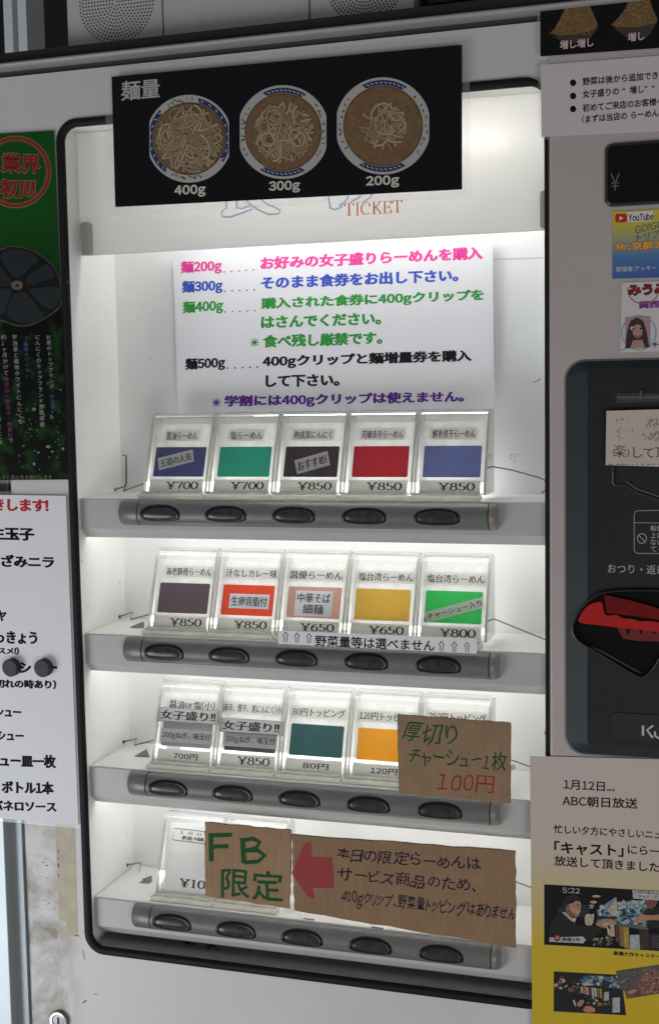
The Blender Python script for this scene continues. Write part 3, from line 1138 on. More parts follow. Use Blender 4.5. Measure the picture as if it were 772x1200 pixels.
def sticker(t, F, txt, c, w, h, ang, m=None, wx=.012, lines=1, l=4, pad=(.03, .022), asp=None):
    """small paper sticker, centre c, size w x h in holder units"""
    b = MB()
    k = HW / L
    ca, sa = math.cos(math.radians(ang)), math.sin(math.radians(ang))

    def Q(a, d, q=0):
        u = a * ca - d * sa / k * 1.0
        v = a * sa * k + d * ca
        return F(c[0] + u, c[1] + v, q)
    b.poly(Q, [(-w / 2, -h / 2), (w / 2, -h / 2), (w / 2, h / 2), (-w / 2, h / 2)], m or GREYL, l)
    tl = txt if isinstance(txt, (list, tuple)) else [txt]
    n_ = len(tl)
    hh = (h - 2 * pad[1]) / n_
    for i, s_ in enumerate(tl):
        y = h / 2 - pad[1] - (i + 1) * hh + hh * .06
        ww = w - 2 * pad[0]
        if i == 1:
            ww *= .62
        b.text(Q, s_, (-ww / 2, y), (ww / 2, y), (0, hh * .86), MINK, l + 1, wx=wx + .012, wy=wx - .004)
    b.build('sticker', t)


def slipm(name, rgb, noise=.06):
    return clear('slip_' + name, lin(rgb), 1.3, .5, .15, transl=.42)


def st(*a, **k):
    return lambda t, F: sticker(t, F, *a, **k)


TOPMOST = 'on the topmost shelf'
ticket(0, 0, 'clear ticket holder with indigo slip and small tilted sticker, 700 yen', '醤油らーめん', (.24, .74), slipm('indigo', (58, 60, 112)), '¥700', st('王道の人気', (.44, .44), .56, .17, 14, wx=.006))
ticket(0, 1, 'clear ticket holder with a teal green slip, 700 yen', '塩らーめん', (.24, .74), slipm('teal', (22, 150, 124)), '¥700')
ticket(0, 2, 'clear ticket holder with near-black purple slip and tilted recommendation sticker, 850 yen', '熟成黒にんにく', (.20, .78), slipm('aubergine', (48, 34, 46), .3), '¥850', st('おすすめ!', (.52, .40), .50, .19, 16, wx=.012))
ticket(0, 3, 'clear ticket holder with a deep crimson red slip, 850 yen', '花椒赤辛らーめん', (.20, .80), slipm('crimson', (176, 10, 34), .1), '¥850')
ticket(0, 4, 'clear ticket holder with a scratched slate blue slip, 850 yen', '鮮香煮干らーめん', (.20, .80), slipm('slate_blue', (98, 108, 164), .1), '¥850')
ticket(1, 0, 'clear ticket holder with a dull mauve brown slip, 850 yen', '海老豚骨らーめん', (.17, .90), slipm('mauve', (92, 76, 86), .12), '¥850')
ticket(1, 1, 'clear ticket holder with bright orange-red slip and a centred white sticker, 850 yen', '汁なしカレー味', (.12, .92), slipm('orange_red', (240, 72, 28)), '¥850', st('生卵背脂付', (.53, .40), .62, .19, 0, PAPER, wx=.006))
ticket(1, 2, 'clear ticket holder with pale pink slip under a two-line white sticker, 650 yen', '醤優らーめん', (.10, .90), slipm('salmon', (214, 164, 148)), '¥650', st(['中華そば', '細麺'], (.50, .40), .56, .33, 0, PAPER, wx=.004))
ticket(1, 3, 'clear ticket holder with a plain mustard yellow slip, 650 yen', '塩台湾らーめん', (.12, .92), slipm('mustard', (226, 182, 66)), '¥650')
ticket(1, 4, 'clear ticket holder with bright green slip and a diagonal sticker strip, 800 yen', '塩台湾らーめん', (.10, .92), slipm('bright_green', (44, 200, 92)), '¥800', st('チャーシュー入り', (.52, .38), .84, .135, 17, wx=.006))


EDGEL = mat('label_edge', (.16, .16, .16), .6)


def small_bowl(low):
    def f(t, F):
        c = .535 if low else .62
        sticker(t, F, '200gねぎ、味玉付', (.50, .355), .84, .175, 0, mat('label_silver', (.42, .42, .43), .5, noise=.05), wx=.006, pad=(.03, .03))
        for l_, m_, g in ((11, EDGEL, .006), (12, mat('label_silver2', (.50, .50, .51), .5, noise=.04), 0)):
            b = MB()
            b.poly(F, [(.0 - g, c - .085 - g), (1.0 + g, c - .085 - g), (1.0 + g, c + .085 + g), (.0 - g, c + .085 + g)], m_, 0 + l_ * 1.6)
            if l_ == 12:
                b.text(F, '女子盛り!!', (.05, c - .06), (.95, c - .06), (0, .12), MINK, l_ * 1.6 + 1, wx=.034, wy=.006)
            b.build('strip_label' if l_ == 12 else 'strip_edge', t)
    return f


GSLIP = slipm('grey', (150, 150, 154))
GSLIPD = slipm('dark_grey', (70, 72, 78))
ticket(2, 0, 'clear ticket holder with layered grey labels on a mid-grey slip, priced 700円', '醤油or塩(小)', (.16, .90), GSLIP, '700円', small_bowl(0), 'sans')
ticket(2, 1, 'clear ticket holder with layered grey labels over a dark slip, third shelf, ¥850', '赤辛、煮干、黒にんにく(小)', (.03, .96), GSLIPD, '¥850', small_bowl(1))
ticket(2, 2, 'clear ticket holder with a dark green-blue slip, priced 80円', '80円トッピング', (.10, .90), slipm('deep_teal', (42, 92, 94), .15), '80円', None, 'sans')
ticket(2, 3, 'clear ticket holder with an amber yellow slip, priced 120円', '120円トッピング', (.10, .92), slipm('amber', (252, 172, 10)), '120円', None, 'sans')
ticket(2, 4, 'clear ticket holder mostly covered by the small cardboard sign, 250円 label on top', '250円トッピング', (.10, .92), None, None, None, lift=.045)


def white_card(t, F):
    b = MB()
    b.poly(F, [(.10, .02), (.92, .02), (.92, .93), (.10, .93)], mat('plain_card', (.78, .79, .78), .6, noise=.02), 0)
    b.stroke(F, [(.16, .70), (.93, .68), (.93, .84), (.16, .85), (.16, .70)], .010, mat('grey_rule', (.2, .2, .2), .6), 2)
    b.text(F, '1 0 0', (.26, .79), (.62, .785), (0, .035), MINK, 2)
    b.text(F, '麺増量', (.30, .715), (.86, .71), (0, .05), MINK, 2)
    serif(b, F, '¥100', (.36, .11), (.90, .11), (0, .105), MINK, 2)
    b.build('printed_card', t)


ticket(3, 0, 'clear ticket holder with a white ¥100 card, bottom shelf', '', (0, 1), None, None, white_card, nlab=False)
ticket(3, 1, 'clear ticket holder without a slip, behind the cardboard FB sign', '', (0, 1), None, None, None, nlab=False)


# ================================================================== printed sheets and signs
def sheet(name, label, cat, corners, Y, m, thick=.0006, lam=None, lam_px=0, group=None):
    """a flat sheet standing on plane Y; returns its Empty and the map onto its face"""
    c3 = [at(x, y, Y) for x, y in corners]
    t = thing(name, label, cat, mid(*c3), group)
    b = MB()
    b.slab(c3, m, thick)
    b.build('sheet', t)
    if lam_px:
        g = lam_px
        cx = sum(x for x, y in corners) / len(corners); cy = sum(y for x, y in corners) / len(corners)
        # film border: one sheet behind the print, a little larger, rounded
        e = [(x + math.copysign(g, x - cx), y + math.copysign(g, y - cy)) for x, y in corners]
        P = [Vector((at(x, y, Y).x, at(x, y, Y).z)) for x, y in e]
        loop = []
        for i in range(len(P)):
            a, q, c = P[i - 1], P[i], P[(i + 1) % len(P)]
            r = .006
            pA = q + (a - q).normalized() * r; pC = q + (c - q).normalized() * r
            for k in range(5):
                f_ = k / 4
                loop.append(pA * (1 - f_) ** 2 + q * 2 * f_ * (1 - f_) + pC * f_ * f_)
        b = MB()
        b.slab([(p.x, Y + thick + .0001, p.y) for p in loop], LAMINATE, .0002)
        b.build('clear_film', t)
    return t, plane(Y)


# ---- purple-pink rules sheet on the back panel
t, F = sheet('rules_sheet', 'white sheet with pink, blue, green, black and purple lettering above the first ticket row', 'notice', [(202.5, 294.5), (576.5, 273), (578.6, 479.5), (209, 485.5)], .092, PAPER, thick=.0005)
PK, BL, GR, BK, PU = ink('print_pink', (214, 60, 142)), ink('print_blue', (52, 80, 176)), ink('print_green', (50, 146, 60)), ink('print_black', (18, 18, 25)), ink('print_violet', (92, 42, 142))
b = MB()
POP = dict(wx=.056, wy=.036)
for s_, p0, p1, h, m in (
    ('麺200g', (211.7, 322.7), (260, 320.5), 16.5, PK), ('お好みの女子盛りらーめんを購入', (305, 316.5), (565.6, 304), 15.5, PK),
    ('麺300g', (213, 345.8), (261, 343.5), 16.5, BL), ('そのまま食券をお出し下さい。', (305.7, 339.5), (537, 330), 15.5, BL),
    ('麺400g', (214, 369.8), (261.7, 367), 16.5, GR), ('購入された食券に400gクリップを', (305.4, 364.5), (567, 354), 15.5, GR),
    ('はさんでください。', (305.7, 385.4), (446.5, 380.5), 15, GR), ('食べ残し厳禁です。', (307.5, 408), (448, 403.5), 15.5, GR),
    ('麺500g', (216.8, 436), (264, 433.5), 16, BK), ('400gクリップと麺増量券を購入', (307.5, 432.5), (552.4, 425.5), 15.8, BK),
    ('して下さい。', (311, 454), (397.8, 452.5), 14.5, BK), ('学割には400gクリップは使えません。', (263, 478.8), (543.5, 473.2), 15.5, PU)):
    b.text(F, s_, p0, p1, h, m, 1, **POP)
for x0, y0, x1, y1, m in ((263, 318.6, 297, 316.2, PK), (263.5, 341.4, 298, 339.6, BL), (264, 365.5, 298.5, 364, GR), (267, 431.4, 301.5, 430.2, BK)):
    for k in range(5):
        cx, cy = x0 + (x1 - x0) * k / 4, y0 + (y1 - y0) * k / 4
        b.poly(F, arc(cx, cy, 1.05, 1.05, 0, 330, 11), m, 1)
for cx, cy, m in ((298.3, 401.3, GR), (253.7, 471.7, PU)):
    for a in range(0, 180, 45):
        r = 4.8
        b.stroke(F, [(cx - r * math.cos(math.radians(a)), cy - r * math.sin(math.radians(a))), (cx + r * math.cos(math.radians(a)), cy + r * math.sin(math.radians(a)))], 1.15, m, 1 + a * .01)
b.build('lettering', t)

# ---- strip label across the second row
t, F = sheet('paper_strip', 'narrow grey-white paper strip with arrows and black lettering under the second ticket row', 'label', [(326, 739), (558.5, 748.5), (558, 766), (326, 754.5)], -.0010, mat('strip_paper', (.80, .80, .82), .55, noise=.02), thick=.0005)
b = MB()
b.text(F, '野菜量等は選べません', (369, 757.3), (509, 763.4), 13.2, BLACKINK, 1, wx=.018)
for x, yb in ((334.5, 752), (348, 752.7), (362, 753.3), (517, 762.5), (532, 763.2), (547, 764)):
    a_ = [(x, yb - 11), (x + 3.4, yb - 6.5), (x + 1.5, yb - 6.5), (x + 1.5, yb), (x - 1.5, yb), (x - 1.5, yb - 6.5), (x - 3.4, yb - 6.5), (x, yb - 11)]
    b.stroke(F, a_, .9, BLACKINK, 1)
b.build('lettering', t)

# ---- noodle amount board
NBLACK = mat('board_black', (.004, .004, .005), .14, spec=.35)
t, F = sheet('noodle_board', 'black laminated board with three ramen bowl photos labelled 400g 300g 200g', 'sign', [(131, 90), (540.8, 52.5), (541, 222), (135.3, 242.6)], -.0062, NBLACK, thick=.0008, lam_px=9)
RIMW = mat('bowl_rim', (.42, .42, .40), .3)
RIMB = mat('bowl_blue', (.016, .028, .10), .3)
SOUP = mat('soup_brown', (.18, .105, .050), .3, noise=.25, nscale=120)
SOUPD = mat('soup_edge', (.11, .05, .02), .3, noise=.25, nscale=120)
NOOD = [mat('noodle_%s' % k, c, .35) for k, c in (('pale', (.40, .31, .20)), ('tan', (.33, .25, .15)), ('warm', (.27, .19, .10)))]
NDARK = mat('noodle_gap', (.12, .075, .04), .4)
BRUSH = mat('bowl_brush_mark', (.02, .02, .02), .4)
REDP = mat('bowl_red_mark', (.35, .04, .03), .4)


def clip_x(pts, cx, hw):
    return [(max(cx - hw, min(cx + hw, x)), y) for x, y in pts]


def bowl(cx, cy, r, hw, amount, spread, seed, hi):
    rnd = random.Random(seed)
    b = MB()
    k = .985
    rx = r * k
    b.poly(F, clip_x(arc(cx, cy, rx, r, 0, 357, 60), cx, hw), RIMW, 1)
    ro, ri = .945, .83
    for a0, a1 in ((-118, -58) if seed != 1 else (-78, 35), (60, 122) if seed != 1 else (125, 225)):
        o_ = clip_x(arc(cx, cy, rx * ro, r * ro, a0, a1, 20), cx, hw - 1)
        i_ = arc(cx, cy, rx * (ri + .01), r * (ri + .01), a0 + 4, a1 - 4, 20)
        b.poly(F, o_ + i_[::-1], RIMB, 2)
        for q in range(9):
            a = math.radians(a0 + 6 + (a1 - a0 - 12) * q / 8)
            b.stroke(F, [(cx + rx * .905 * math.cos(a), cy + r * .905 * math.sin(a)), (cx + rx * .88 * math.cos(a + .05), cy + r * .88 * math.sin(a + .05))], 1.3, RIMW, 3)
    for a0, a1 in ((-40, 35), (150, 215)) if seed != 1 else ((75, 115), (-125, -88)):
        for q in range(9):
            a = math.radians(a0 + (a1 - a0) * q / 8 + rnd.uniform(-2, 2))
            rr_ = .895 + rnd.uniform(-.02, .02)
            p = (max(cx - hw + 4, min(cx + hw - 4, cx + rx * rr_ * math.cos(a))), cy + r * rr_ * math.sin(a))
            pts = [(p[0] + rnd.uniform(-2.2, 2.2), p[1] + rnd.uniform(-2.4, 2.4)) for _ in range(4)]
            b.stroke(F, pts, .9, REDP if q in (7, 8) else BRUSH, 3)
    b.poly(F, arc(cx, cy, rx * ri, r * ri, 0, 357, 50), SOUPD, 3)
    b.poly(F, arc(cx, cy, rx * (ri - .025), r * (ri - .025), 0, 357, 50), SOUP, 4)
    for q in range(26):
        a, d = rnd.uniform(0, 6.28), math.sqrt(rnd.random()) * .68
        p = (cx + rx * d * math.cos(a), cy + r * d * math.sin(a))
        w = rnd.uniform(.6, 1.6)
        b.poly(F, arc(p[0], p[1], w, w * .7, 0, 320, 8), rnd.choice((SOUPD, NOOD[2])), 5)
    lay = 6
    for q in range(amount):
        d = math.sqrt(rnd.random()) * spread * .8
        a = rnd.uniform(0, 6.28)
        x, y = cx + rx * d * math.cos(a), cy + r * d * math.sin(a) * .95
        h = rnd.choice((rnd.gauss(1.4, .5), rnd.uniform(0, 6.28)))
        cv = rnd.uniform(-.24, .24)
        pts = []
        for s_ in range(rnd.randint(12, 30)):
            pts.append((x, y))
            x += 2.3 * math.cos(h); y += 2.3 * math.sin(h)
            cv += rnd.uniform(-.06, .06)
            cv = max(-.3, min(.3, cv))
            h += cv
            if math.hypot((x - cx) / rx, (y - cy) / r) > (ri - .06) * min(1, spread + .22):
                break
        if len(pts) < 4:
            continue
        b.stroke(F, pts, 3.1, NDARK, lay * .05 + 5.2)
        b.stroke(F, pts, 2.35, rnd.choice(NOOD), lay * .05 + 5.23)
        lay += 1
    b.build('bowl_photo', t)


bowl(221.9, 162.6, 51.5, 46.5, 130, .80, 1, True)
bowl(331.7, 154.8, 55, 50.6, 84, .64, 2, False)
bowl(448.6, 147.6, 57, 54, 40, .44, 3, False)
b = MB()
CRM = mat('cream_print', (.62, .59, .52), .4)
for s_, x0, x1, yb, h in (('400g', 204.5, 241, 231.8, 14.5), ('300g', 315, 351.5, 227, 14.5), ('200g', 428.5, 467.5, 221, 14.5)):
    b.text(F, s_, (x0, yb), (x1, yb - 1.6), h, CRM, 2, wx=.035)
    b.build('weight_caption', t)
    b = MB()
b.text(F, '麺量', (142, 118.5), (187.5, 114.5), 23, mat('title_white', (.42, .42, .41), .4), 2, wx=.026, wy=.012)
b.build('title', t)

# ---- green garlic poster
PGREEN = mat('poster_green', (.012, .085, .014), .2, noise=.15, nscale=12)


def poster_mat():
    m = mat('poster_print', (.012, .11, .016), .4, spec=.15)
    nt = m.node_tree
    bs = nt.nodes['Principled BSDF']
    tc = nt.nodes.new('ShaderNodeTexCoord')
    sx = nt.nodes.new('ShaderNodeSeparateXYZ')
    nt.links.new(tc.outputs['Object'], sx.inputs[0])
    r = nt.nodes.new('ShaderNodeMapRange')      # printed picture: green field above, dark leaves below
    r.inputs[1].default_value, r.inputs[2].default_value = .0, .09
    nt.links.new(sx.outputs[2], r.inputs[0])
    n1 = nt.nodes.new('ShaderNodeTexNoise'); n1.inputs['Scale'].default_value = 60; n1.inputs['Detail'].default_value = 5
    nt.links.new(tc.outputs['Object'], n1.inputs['Vector'])
    cr = nt.nodes.new('ShaderNodeValToRGB')
    cr.color_ramp.elements[0].position = .50; cr.color_ramp.elements[0].color = (.0025, .004, .003, 1)
    cr.color_ramp.elements[1].position = .78; cr.color_ramp.elements[1].color = (.014, .065, .012, 1)
    nt.links.new(n1.outputs[0], cr.inputs[0])
    mx = nt.nodes.new('ShaderNodeMixRGB')
    mx.inputs[2].default_value = (.008, .080, .010, 1)
    nt.links.new(r.outputs[0], mx.inputs[0]); nt.links.new(cr.outputs[0], mx.inputs[1])
    nt.links.new(mx.outputs[0], bs.inputs['Base Color'])
    return m


t, F = sheet('garlic_poster', 'green and black poster of black garlic with a red round stamp', 'poster', [(-60, 160), (63.5, 153), (81, 562), (-60, 563)], -.002, poster_mat(), thick=.0006, lam_px=4)
b = MB()
RS = mat('stamp_red', (.22, .012, .012), .4); RSG = mat('stamp_glow', (.22, .20, .06), .4)
b.ring(F, arc(19, 201.5, 41.5, 42.5, 0, 354, 59), arc(19, 201.5, 35, 36, 0, 354, 59), RSG, 1)
for r_, w in ((39, 3.4), (36, 1.2)):
    b.stroke(F, arc(19, 201.5, r_, r_ * 1.02, 0, 354, 60), w, RS, 2, close=True)
for s_, p0, p1, h in (('業界', (1, 203.5), (49, 205), 25), ('初!!', (-2, 234), (43, 233.5), 25)):
    b.text(F, s_, p0, p1, h, RSG, 2, wx=.055)
    b.text(F, s_, (p0[0] + 1, p0[1] - 1), (p1[0] - 1, p1[1] - 1), h - 2, RS, 3, wx=.035)
b.build('red_stamp', t)
b = MB()
GARL = [mat('garlic_%d' % i, c, .35, noise=.35, nscale=70) for i, c in enumerate(((.012, .0165, .020), (.010, .014, .0165), (.014, .019, .022)))]
SKIN = mat('garlic_skin', (.055, .043, .024), .5, noise=.3, nscale=60)
DK = mat('garlic_gap', (.005, .006, .006), .5, spec=.2)
SKIND = mat('garlic_skin_dark', (.022, .019, .015), .5, spec=.2)
SKINL = mat('garlic_heart', (.13, .085, .055), .5)
def gp(p):
    return chaikin([(x / 8.58, 280 + y / 8.58) for x, y in p], 2)


def inset(p, k):
    mx, my = sum(q[0] for q in p) / len(p), sum(q[1] for q in p) / len(p)
    return [(mx + (x - mx) * k, my + (y - my) * k) for x, y in p]


rim_ = gp([(-160, 90), (-40, 110), (20, 100), (110, 62), (280, 90), (430, 165), (560, 290), (615, 420), (632, 600), (610, 690), (490, 790), (300, 885), (150, 880), (0, 815), (-160, 820)])
b.poly(F, rim_, SKIN, 1)
b.poly(F, inset(rim_, .965), DK, 2)
for k, p in enumerate(([(15, 140), (100, 92), (200, 100), (330, 140), (412, 212), (300, 285), (235, 375), (160, 405), (90, 330), (5, 200)], [(245, 405), (420, 272), (480, 245), (540, 310), (570, 395), (400, 430), (290, 485)],
                       [(300, 492), (460, 488), (608, 470), (618, 590), (565, 690), (500, 715), (400, 640), (310, 550)], [(135, 545), (265, 522), (370, 660), (395, 720), (470, 752), (400, 835), (280, 852), (150, 830), (62, 770), (90, 650)],
                       [(-160, 180), (0, 260), (60, 330), (125, 415), (110, 482), (-160, 492)], [(-160, 505), (110, 492), (128, 540), (80, 650), (48, 772), (-160, 772)])):
    q = gp(p)
    b.poly(F, q, SKIND, 3)
    b.poly(F, inset(q, .985), GARL[k % 3], 4)
b.poly(F, gp([(115, 440), (160, 415), (225, 425), (240, 470), (215, 510), (150, 515), (118, 485)]), SKINL, 5)
b.poly(F, arc(20.5, 334.6, 1.8, 1.5, 0, 340, 12), DK, 6)
b.build('garlic_picture', t)
b = MB()
VW, VB, VPU = mat('poster_white', (.34, .34, .33), .4), mat('poster_blue', (.05, .11, .28), .4), mat('poster_violet', (.20, .03, .13), .4)
b.vtext(F, 'お茶のトップブランド', (57.2, 395), (61, 453), 5.9, VW, 2)
b.vtext(F, '「宇治茶」、', (61, 459), (63.5, 489), 5.9, VB, 2)
b.vtext(F, 'にんにくのトップブランド青森県産', (44.3, 395), (50, 497), 6.1, VW, 2)
b.vtext(F, '「福地ホワイト」', (30, 397), (33, 440), 5.8, VB, 2)
b.vtext(F, '宇治茶と福地ホワイトにんにくを', (17.6, 395), (24.5, 494), 6.3, VW, 2)
b.vtext(F, '約1ヶ月かけて', (4.6, 395), (7.6, 437), 6.2, VW, 2)
b.vtext(F, '無添加・無加水・無着料', (7.8, 444), (12.4, 510), 5.9, VPU, 2)
b.vtext(F, 'で', (13, 516), (13, 516), 6, VW, 2)
b.vtext(F, '作り上げたことは、', (-2, 474), (1, 524), 6, VW, 2)
b.text(F, '美味しさと安心をお届けします', (-14, 561.2), (61.5, 561.3), 4.6, mat('poster_gold', (.22, .19, .07), .4), 2)
rnd = random.Random(5)
LEAFB = [mat('leaf_spot_%d' % i, c, .4) for i, c in enumerate(((.025, .09, .02), (.05, .15, .045), (.14, .24, .13)))]
for k in range(90):
    x = rnd.uniform(20, 79); y = 425 + 125 * rnd.random() ** .8
    if x < 28 + 30 * rnd.random() and y < 470:
        continue
    if not (x < 63.5 + (y - 153) * .0428 - 3):
        continue
    w = rnd.choice((.4, .5, .6, .8, .9, 1.2, 1.9))
    b.poly(F, arc(x, y, w * rnd.uniform(.8, 1.6), w, 0, 320, 7), rnd.choice(LEAFB), 1)
b.build('lettering', t)

# ---- toppings list
t, F = sheet('topping_list', 'white paper list of toppings in black brush lettering held by two magnets', 'notice', [(-60, 579), (77.5, 581), (92.3, 967.5), (-60, 953)], -.0026, PAPER, thick=.0005, lam_px=4)
b = MB()
RI = ink('print_red', (190, 16, 34))
BR = dict(wx=.066, wy=.036)
for s_, x0, x1, yb, h, m in (('きします!', -8, 57.5, 599, 15, RI), ('生玉子', -12, 41, 633, 16, BLACKINK), ('きざみニラ', -14, 64.5, 664.5, 15, BLACKINK), ('ヤ', -3, 8.5, 728, 13, BLACKINK),
                             ('らっきょう', -18, 44.5, 754, 15, BLACKINK), ('(オススメ!)', -26, 23, 766.5, 9, BLACKINK), ('シ', 22, 37.5, 789, 13, BLACKINK), ('ー', 58, 67.5, 783.5, 3, BLACKINK),
                             ('(売り切れの時あり)', -32, 66.5, 806, 11, BLACKINK), ('シュー', -5, 25.5, 840, 12, BLACKINK), ('シュー', -3, 28.5, 868, 12, BLACKINK), ('シュー皿一枚', -14, 66.5, 899, 16, BLACKINK),
                             ('ボトル1本', 2, 64, 930, 15, BLACKINK), ('バネロソース', -9, 67, 950, 12, BLACKINK)):
    b.text(F, s_, (x0, yb - (h * .02)), (x1, yb + (x1 - x0) * .02), (-h * .03, -h), m, 1, wob=.008, **BR)
    if m is RI:
        b.build('red_heading', t); b = MB()
b.build('lettering', t)
MAGM = mat('magnet_black', (.018, .018, .019), .55, noise=.2, nscale=90, bump=.1)
for px, py, lb in ((13, 782.5, 'round black magnet on the topping list, nearer the paper edge'), (50.5, 783, 'round black magnet on the topping list, nearer the window')):
    c = at(px, py, -.008)
    o = MB()
    r = .0093

    def cc(rad, y):
        return [(c.x + rad * math.cos(2 * math.pi * i / 32), y, c.z + rad * math.sin(2 * math.pi * i / 32)) for i in range(32)]
    o.loops([cc(r, -.0027), cc(r, -.0095), cc(r * .93, -.0105), cc(r * .86, -.0106)], MAGM, True, True)
    og = o.build('magnet')
    tag(og, 'round black magnet on the topping list, ' + ('leftmost of the two' if px < 30 else 'rightmost of the two'), 'magnet', 'magnets on the topping list')

# ---- cardboard signs
CARD = cardboard('cardboard', (.32, .21, .125), .965)
CARD2 = cardboard('cardboard_flat', (.28, .19, .115), .99)
CARD3 = cardboard('cardboard_long', (.265, .172, .10), .98)
GM, RM, PM = mat('green_marker', (.008, .075, .022), .6, spec=.15), mat('red_marker', (.34, .016, .016), .6, spec=.15), mat('purple_marker', (.016, .008, .036), .6, spec=.1)


def ragged(corners, n=14, amp=.5, seed=1):
    rnd = random.Random(seed)
    out = []
    for i in range(len(corners)):
        a, c = corners[i], corners[(i + 1) % len(corners)]
        out.append(a)
        for k in range(1, n):
            f_ = k / n
            out.append((a[0] + (c[0] - a[0]) * f_ + rnd.uniform(-amp, amp), a[1] + (c[1] - a[1]) * f_ + rnd.uniform(-amp, amp)))
    return out


def card(name, label, corners, Y, m, seed, amp=.5):
    c3 = [at(x, y, Y) for x, y in ragged(corners, 14, amp, seed)]
    t = thing(name, label, 'cardboard sign', mid(*c3), 'cardboard signs in the window')
    b = MB()
    b.slab(c3, m, .0028)
    b.build('board', t)
    return t, plane(Y)


t, F = card('cardboard_sign', 'small cardboard sign with green lettering and a red price over the third shelf', [(465, 837.5), (598, 847.5), (597.5, 941.5), (467, 930)], -.0115, CARD2, 3)
b = MB()
HWR = dict(jit=1.0, wob=.034, wx=.004)
b.text(F, '厚切り', (470, 872), (534, 875), 27, GM, 1, slant=.12, **HWR)
b.text(F, 'チャーシュー1枚', (477, 897), (592, 905), 24, GM, 1, slant=.14, **HWR)
b.text(F, '100円', (511, 927.5), (577, 930), 21, RM, 1, slant=.15, jit=.4, wob=.015, wx=-.004)
b.build('lettering', t)

t, F = card('cardboard_sign', 'torn cardboard sign with thick green marker lettering FB on the bottom shelf', [(240, 964), (341, 973.5), (339, 1065), (240.5, 1050)], -.0085, CARD, 4, .7)
b = MB()
for pts, w in (([(247, 981), (247.5, 1008)], 5), ([(246, 979), (258, 979), (270, 978.5)], 4.5), ([(248, 992.5), (266, 992)], 4.2),
               ([(284, 984), (285.5, 1010)], 5), ([(285, 985), (296, 983), (304, 987), (300, 994), (288, 997)], 4.2), ([(288, 997), (302, 997), (310, 1003), (302, 1010), (287, 1011)], 4.2)):
    b.stroke(F, pts, w, GM, 1 + (pts[0][0] - 240) * .012 + pts[0][1] * .004)
b.text(F, '限定', (259, 1052), (332, 1058), 36, GM, 1, jit=.45, wob=.02, wx=.012)
b.build('lettering', t)

t, F = card('cardboard_sign', 'long cardboard sign with red arrow and three lines of purple handwriting', [(342, 978), (603.5, 998), (604, 1111), (345, 1067)], -.008, CARD3, 5, .8)
b = MB()
b.poly(F, [(341.5, 1023), (349, 1005), (356, 990), (361, 986), (364.5, 986.5), (365.5, 1004), (378, 1004.5), (389, 1004.5), (391, 1024), (391, 1041), (366, 1040.5), (369, 1051), (366, 1054), (360, 1050), (350, 1036)], mat('red_paper_arrow', (.27, .010, .014), .5, noise=.08), 1)
HW2 = dict(jit=1.0, wob=.032, wx=.006)
b.text(F, '本日の限定らーめんは', (394, 1009), (563, 1022), 17, PM, 1, slant=.1, **HW2)
b.text(F, 'サービス商品のため、', (394, 1033), (557, 1048), 18, PM, 1, slant=.1, **HW2)
b.text(F, '400gクリップ、野菜量トッピングはありません', (398, 1063), (603, 1084), 22, PM, 1, slant=.12, **HW2)
b.build('lettering', t)

# ---- sprout amount sign, upper right
t, F = sheet('sprout_sign', 'black laminated sign with two photos of heaped bean sprouts', 'sign', [(632.5, -60), (900, -75), (900, 47), (632.7, 66)], DY - .0016, mat('sign_black', (.004, .004, .004), .25, spec=.3), thick=.0006, lam_px=4)
HEAP = mat('heap_base', (.17, .095, .035), .5, noise=.3, nscale=150)
STR = [mat('sprout_%d' % i, c, .5) for i, c in enumerate(((.27, .16, .065), (.22, .125, .046), (.14, .075, .026), (.33, .22, .10)))]
BOWLD = mat('dish_dark', (.05, .035, .03), .4)
rnd = random.Random(11)
for hp_, bl_ in (([(643.5, 39), (650, 33), (658, 18), (664, 3), (672, -6), (683, -6), (688, 4), (694, 14), (700, 29), (699, 33), (680, 39), (655, 42)], [(646, 42), (664, 41.5), (699, 33), (692, 44), (686, 50), (664, 51)]),
                 ([(715.5, 29), (722, 23), (731, 12), (738, -2), (748, -10), (760, -2), (764, 10), (769.5, 22), (769, 26), (745, 32), (722, 32)], [(718, 32.5), (745, 32), (769, 26), (762, 38), (756, 45), (736, 46)])):
    b = MB()
    b.poly(F, bl_, BOWLD, 1)
    b.poly(F, hp_, HEAP, 2)
    ys = [p[1] for p in hp_]; xs = [p[0] for p in hp_]
    apex = (sum(xs[3:6]) / 3, min(ys)); by = max(ys)
    for k in range(260):
        v = rnd.random() ** .7
        y = apex[1] + (by - apex[1]) * v * .96
        half = (max(xs) - min(xs)) / 2 * (v ** 1.05) * .9
        x = apex[0] + (min(xs) + max(xs) - 2 * apex[0]) / 2 * v + rnd.uniform(-half, half)
        a = rnd.uniform(0, 6.28); l_ = rnd.uniform(1.2, 3)
        b.stroke(F, [(x - l_ * math.cos(a), y - l_ * .6 * math.sin(a)), (x + rnd.uniform(-.8, .8), y + rnd.uniform(-.8, .8)), (x + l_ * math.cos(a), y + l_ * .6 * math.sin(a))], rnd.uniform(.4, .9), rnd.choice(STR), 3 + k * .01)
    b.build('heap_photo', t)
b = MB()
for s_, p0, p1, h in (('増し増し', (655.5, 58), (695, 54.5), 10.5), ('増し', (735, 49), (754.5, 47), 10.5)):
    b.text(F, s_, p0, p1, h, mat('sign_pink_white', (.55, .45, .42), .5), 6, wx=.03)
b.build('lettering', t)

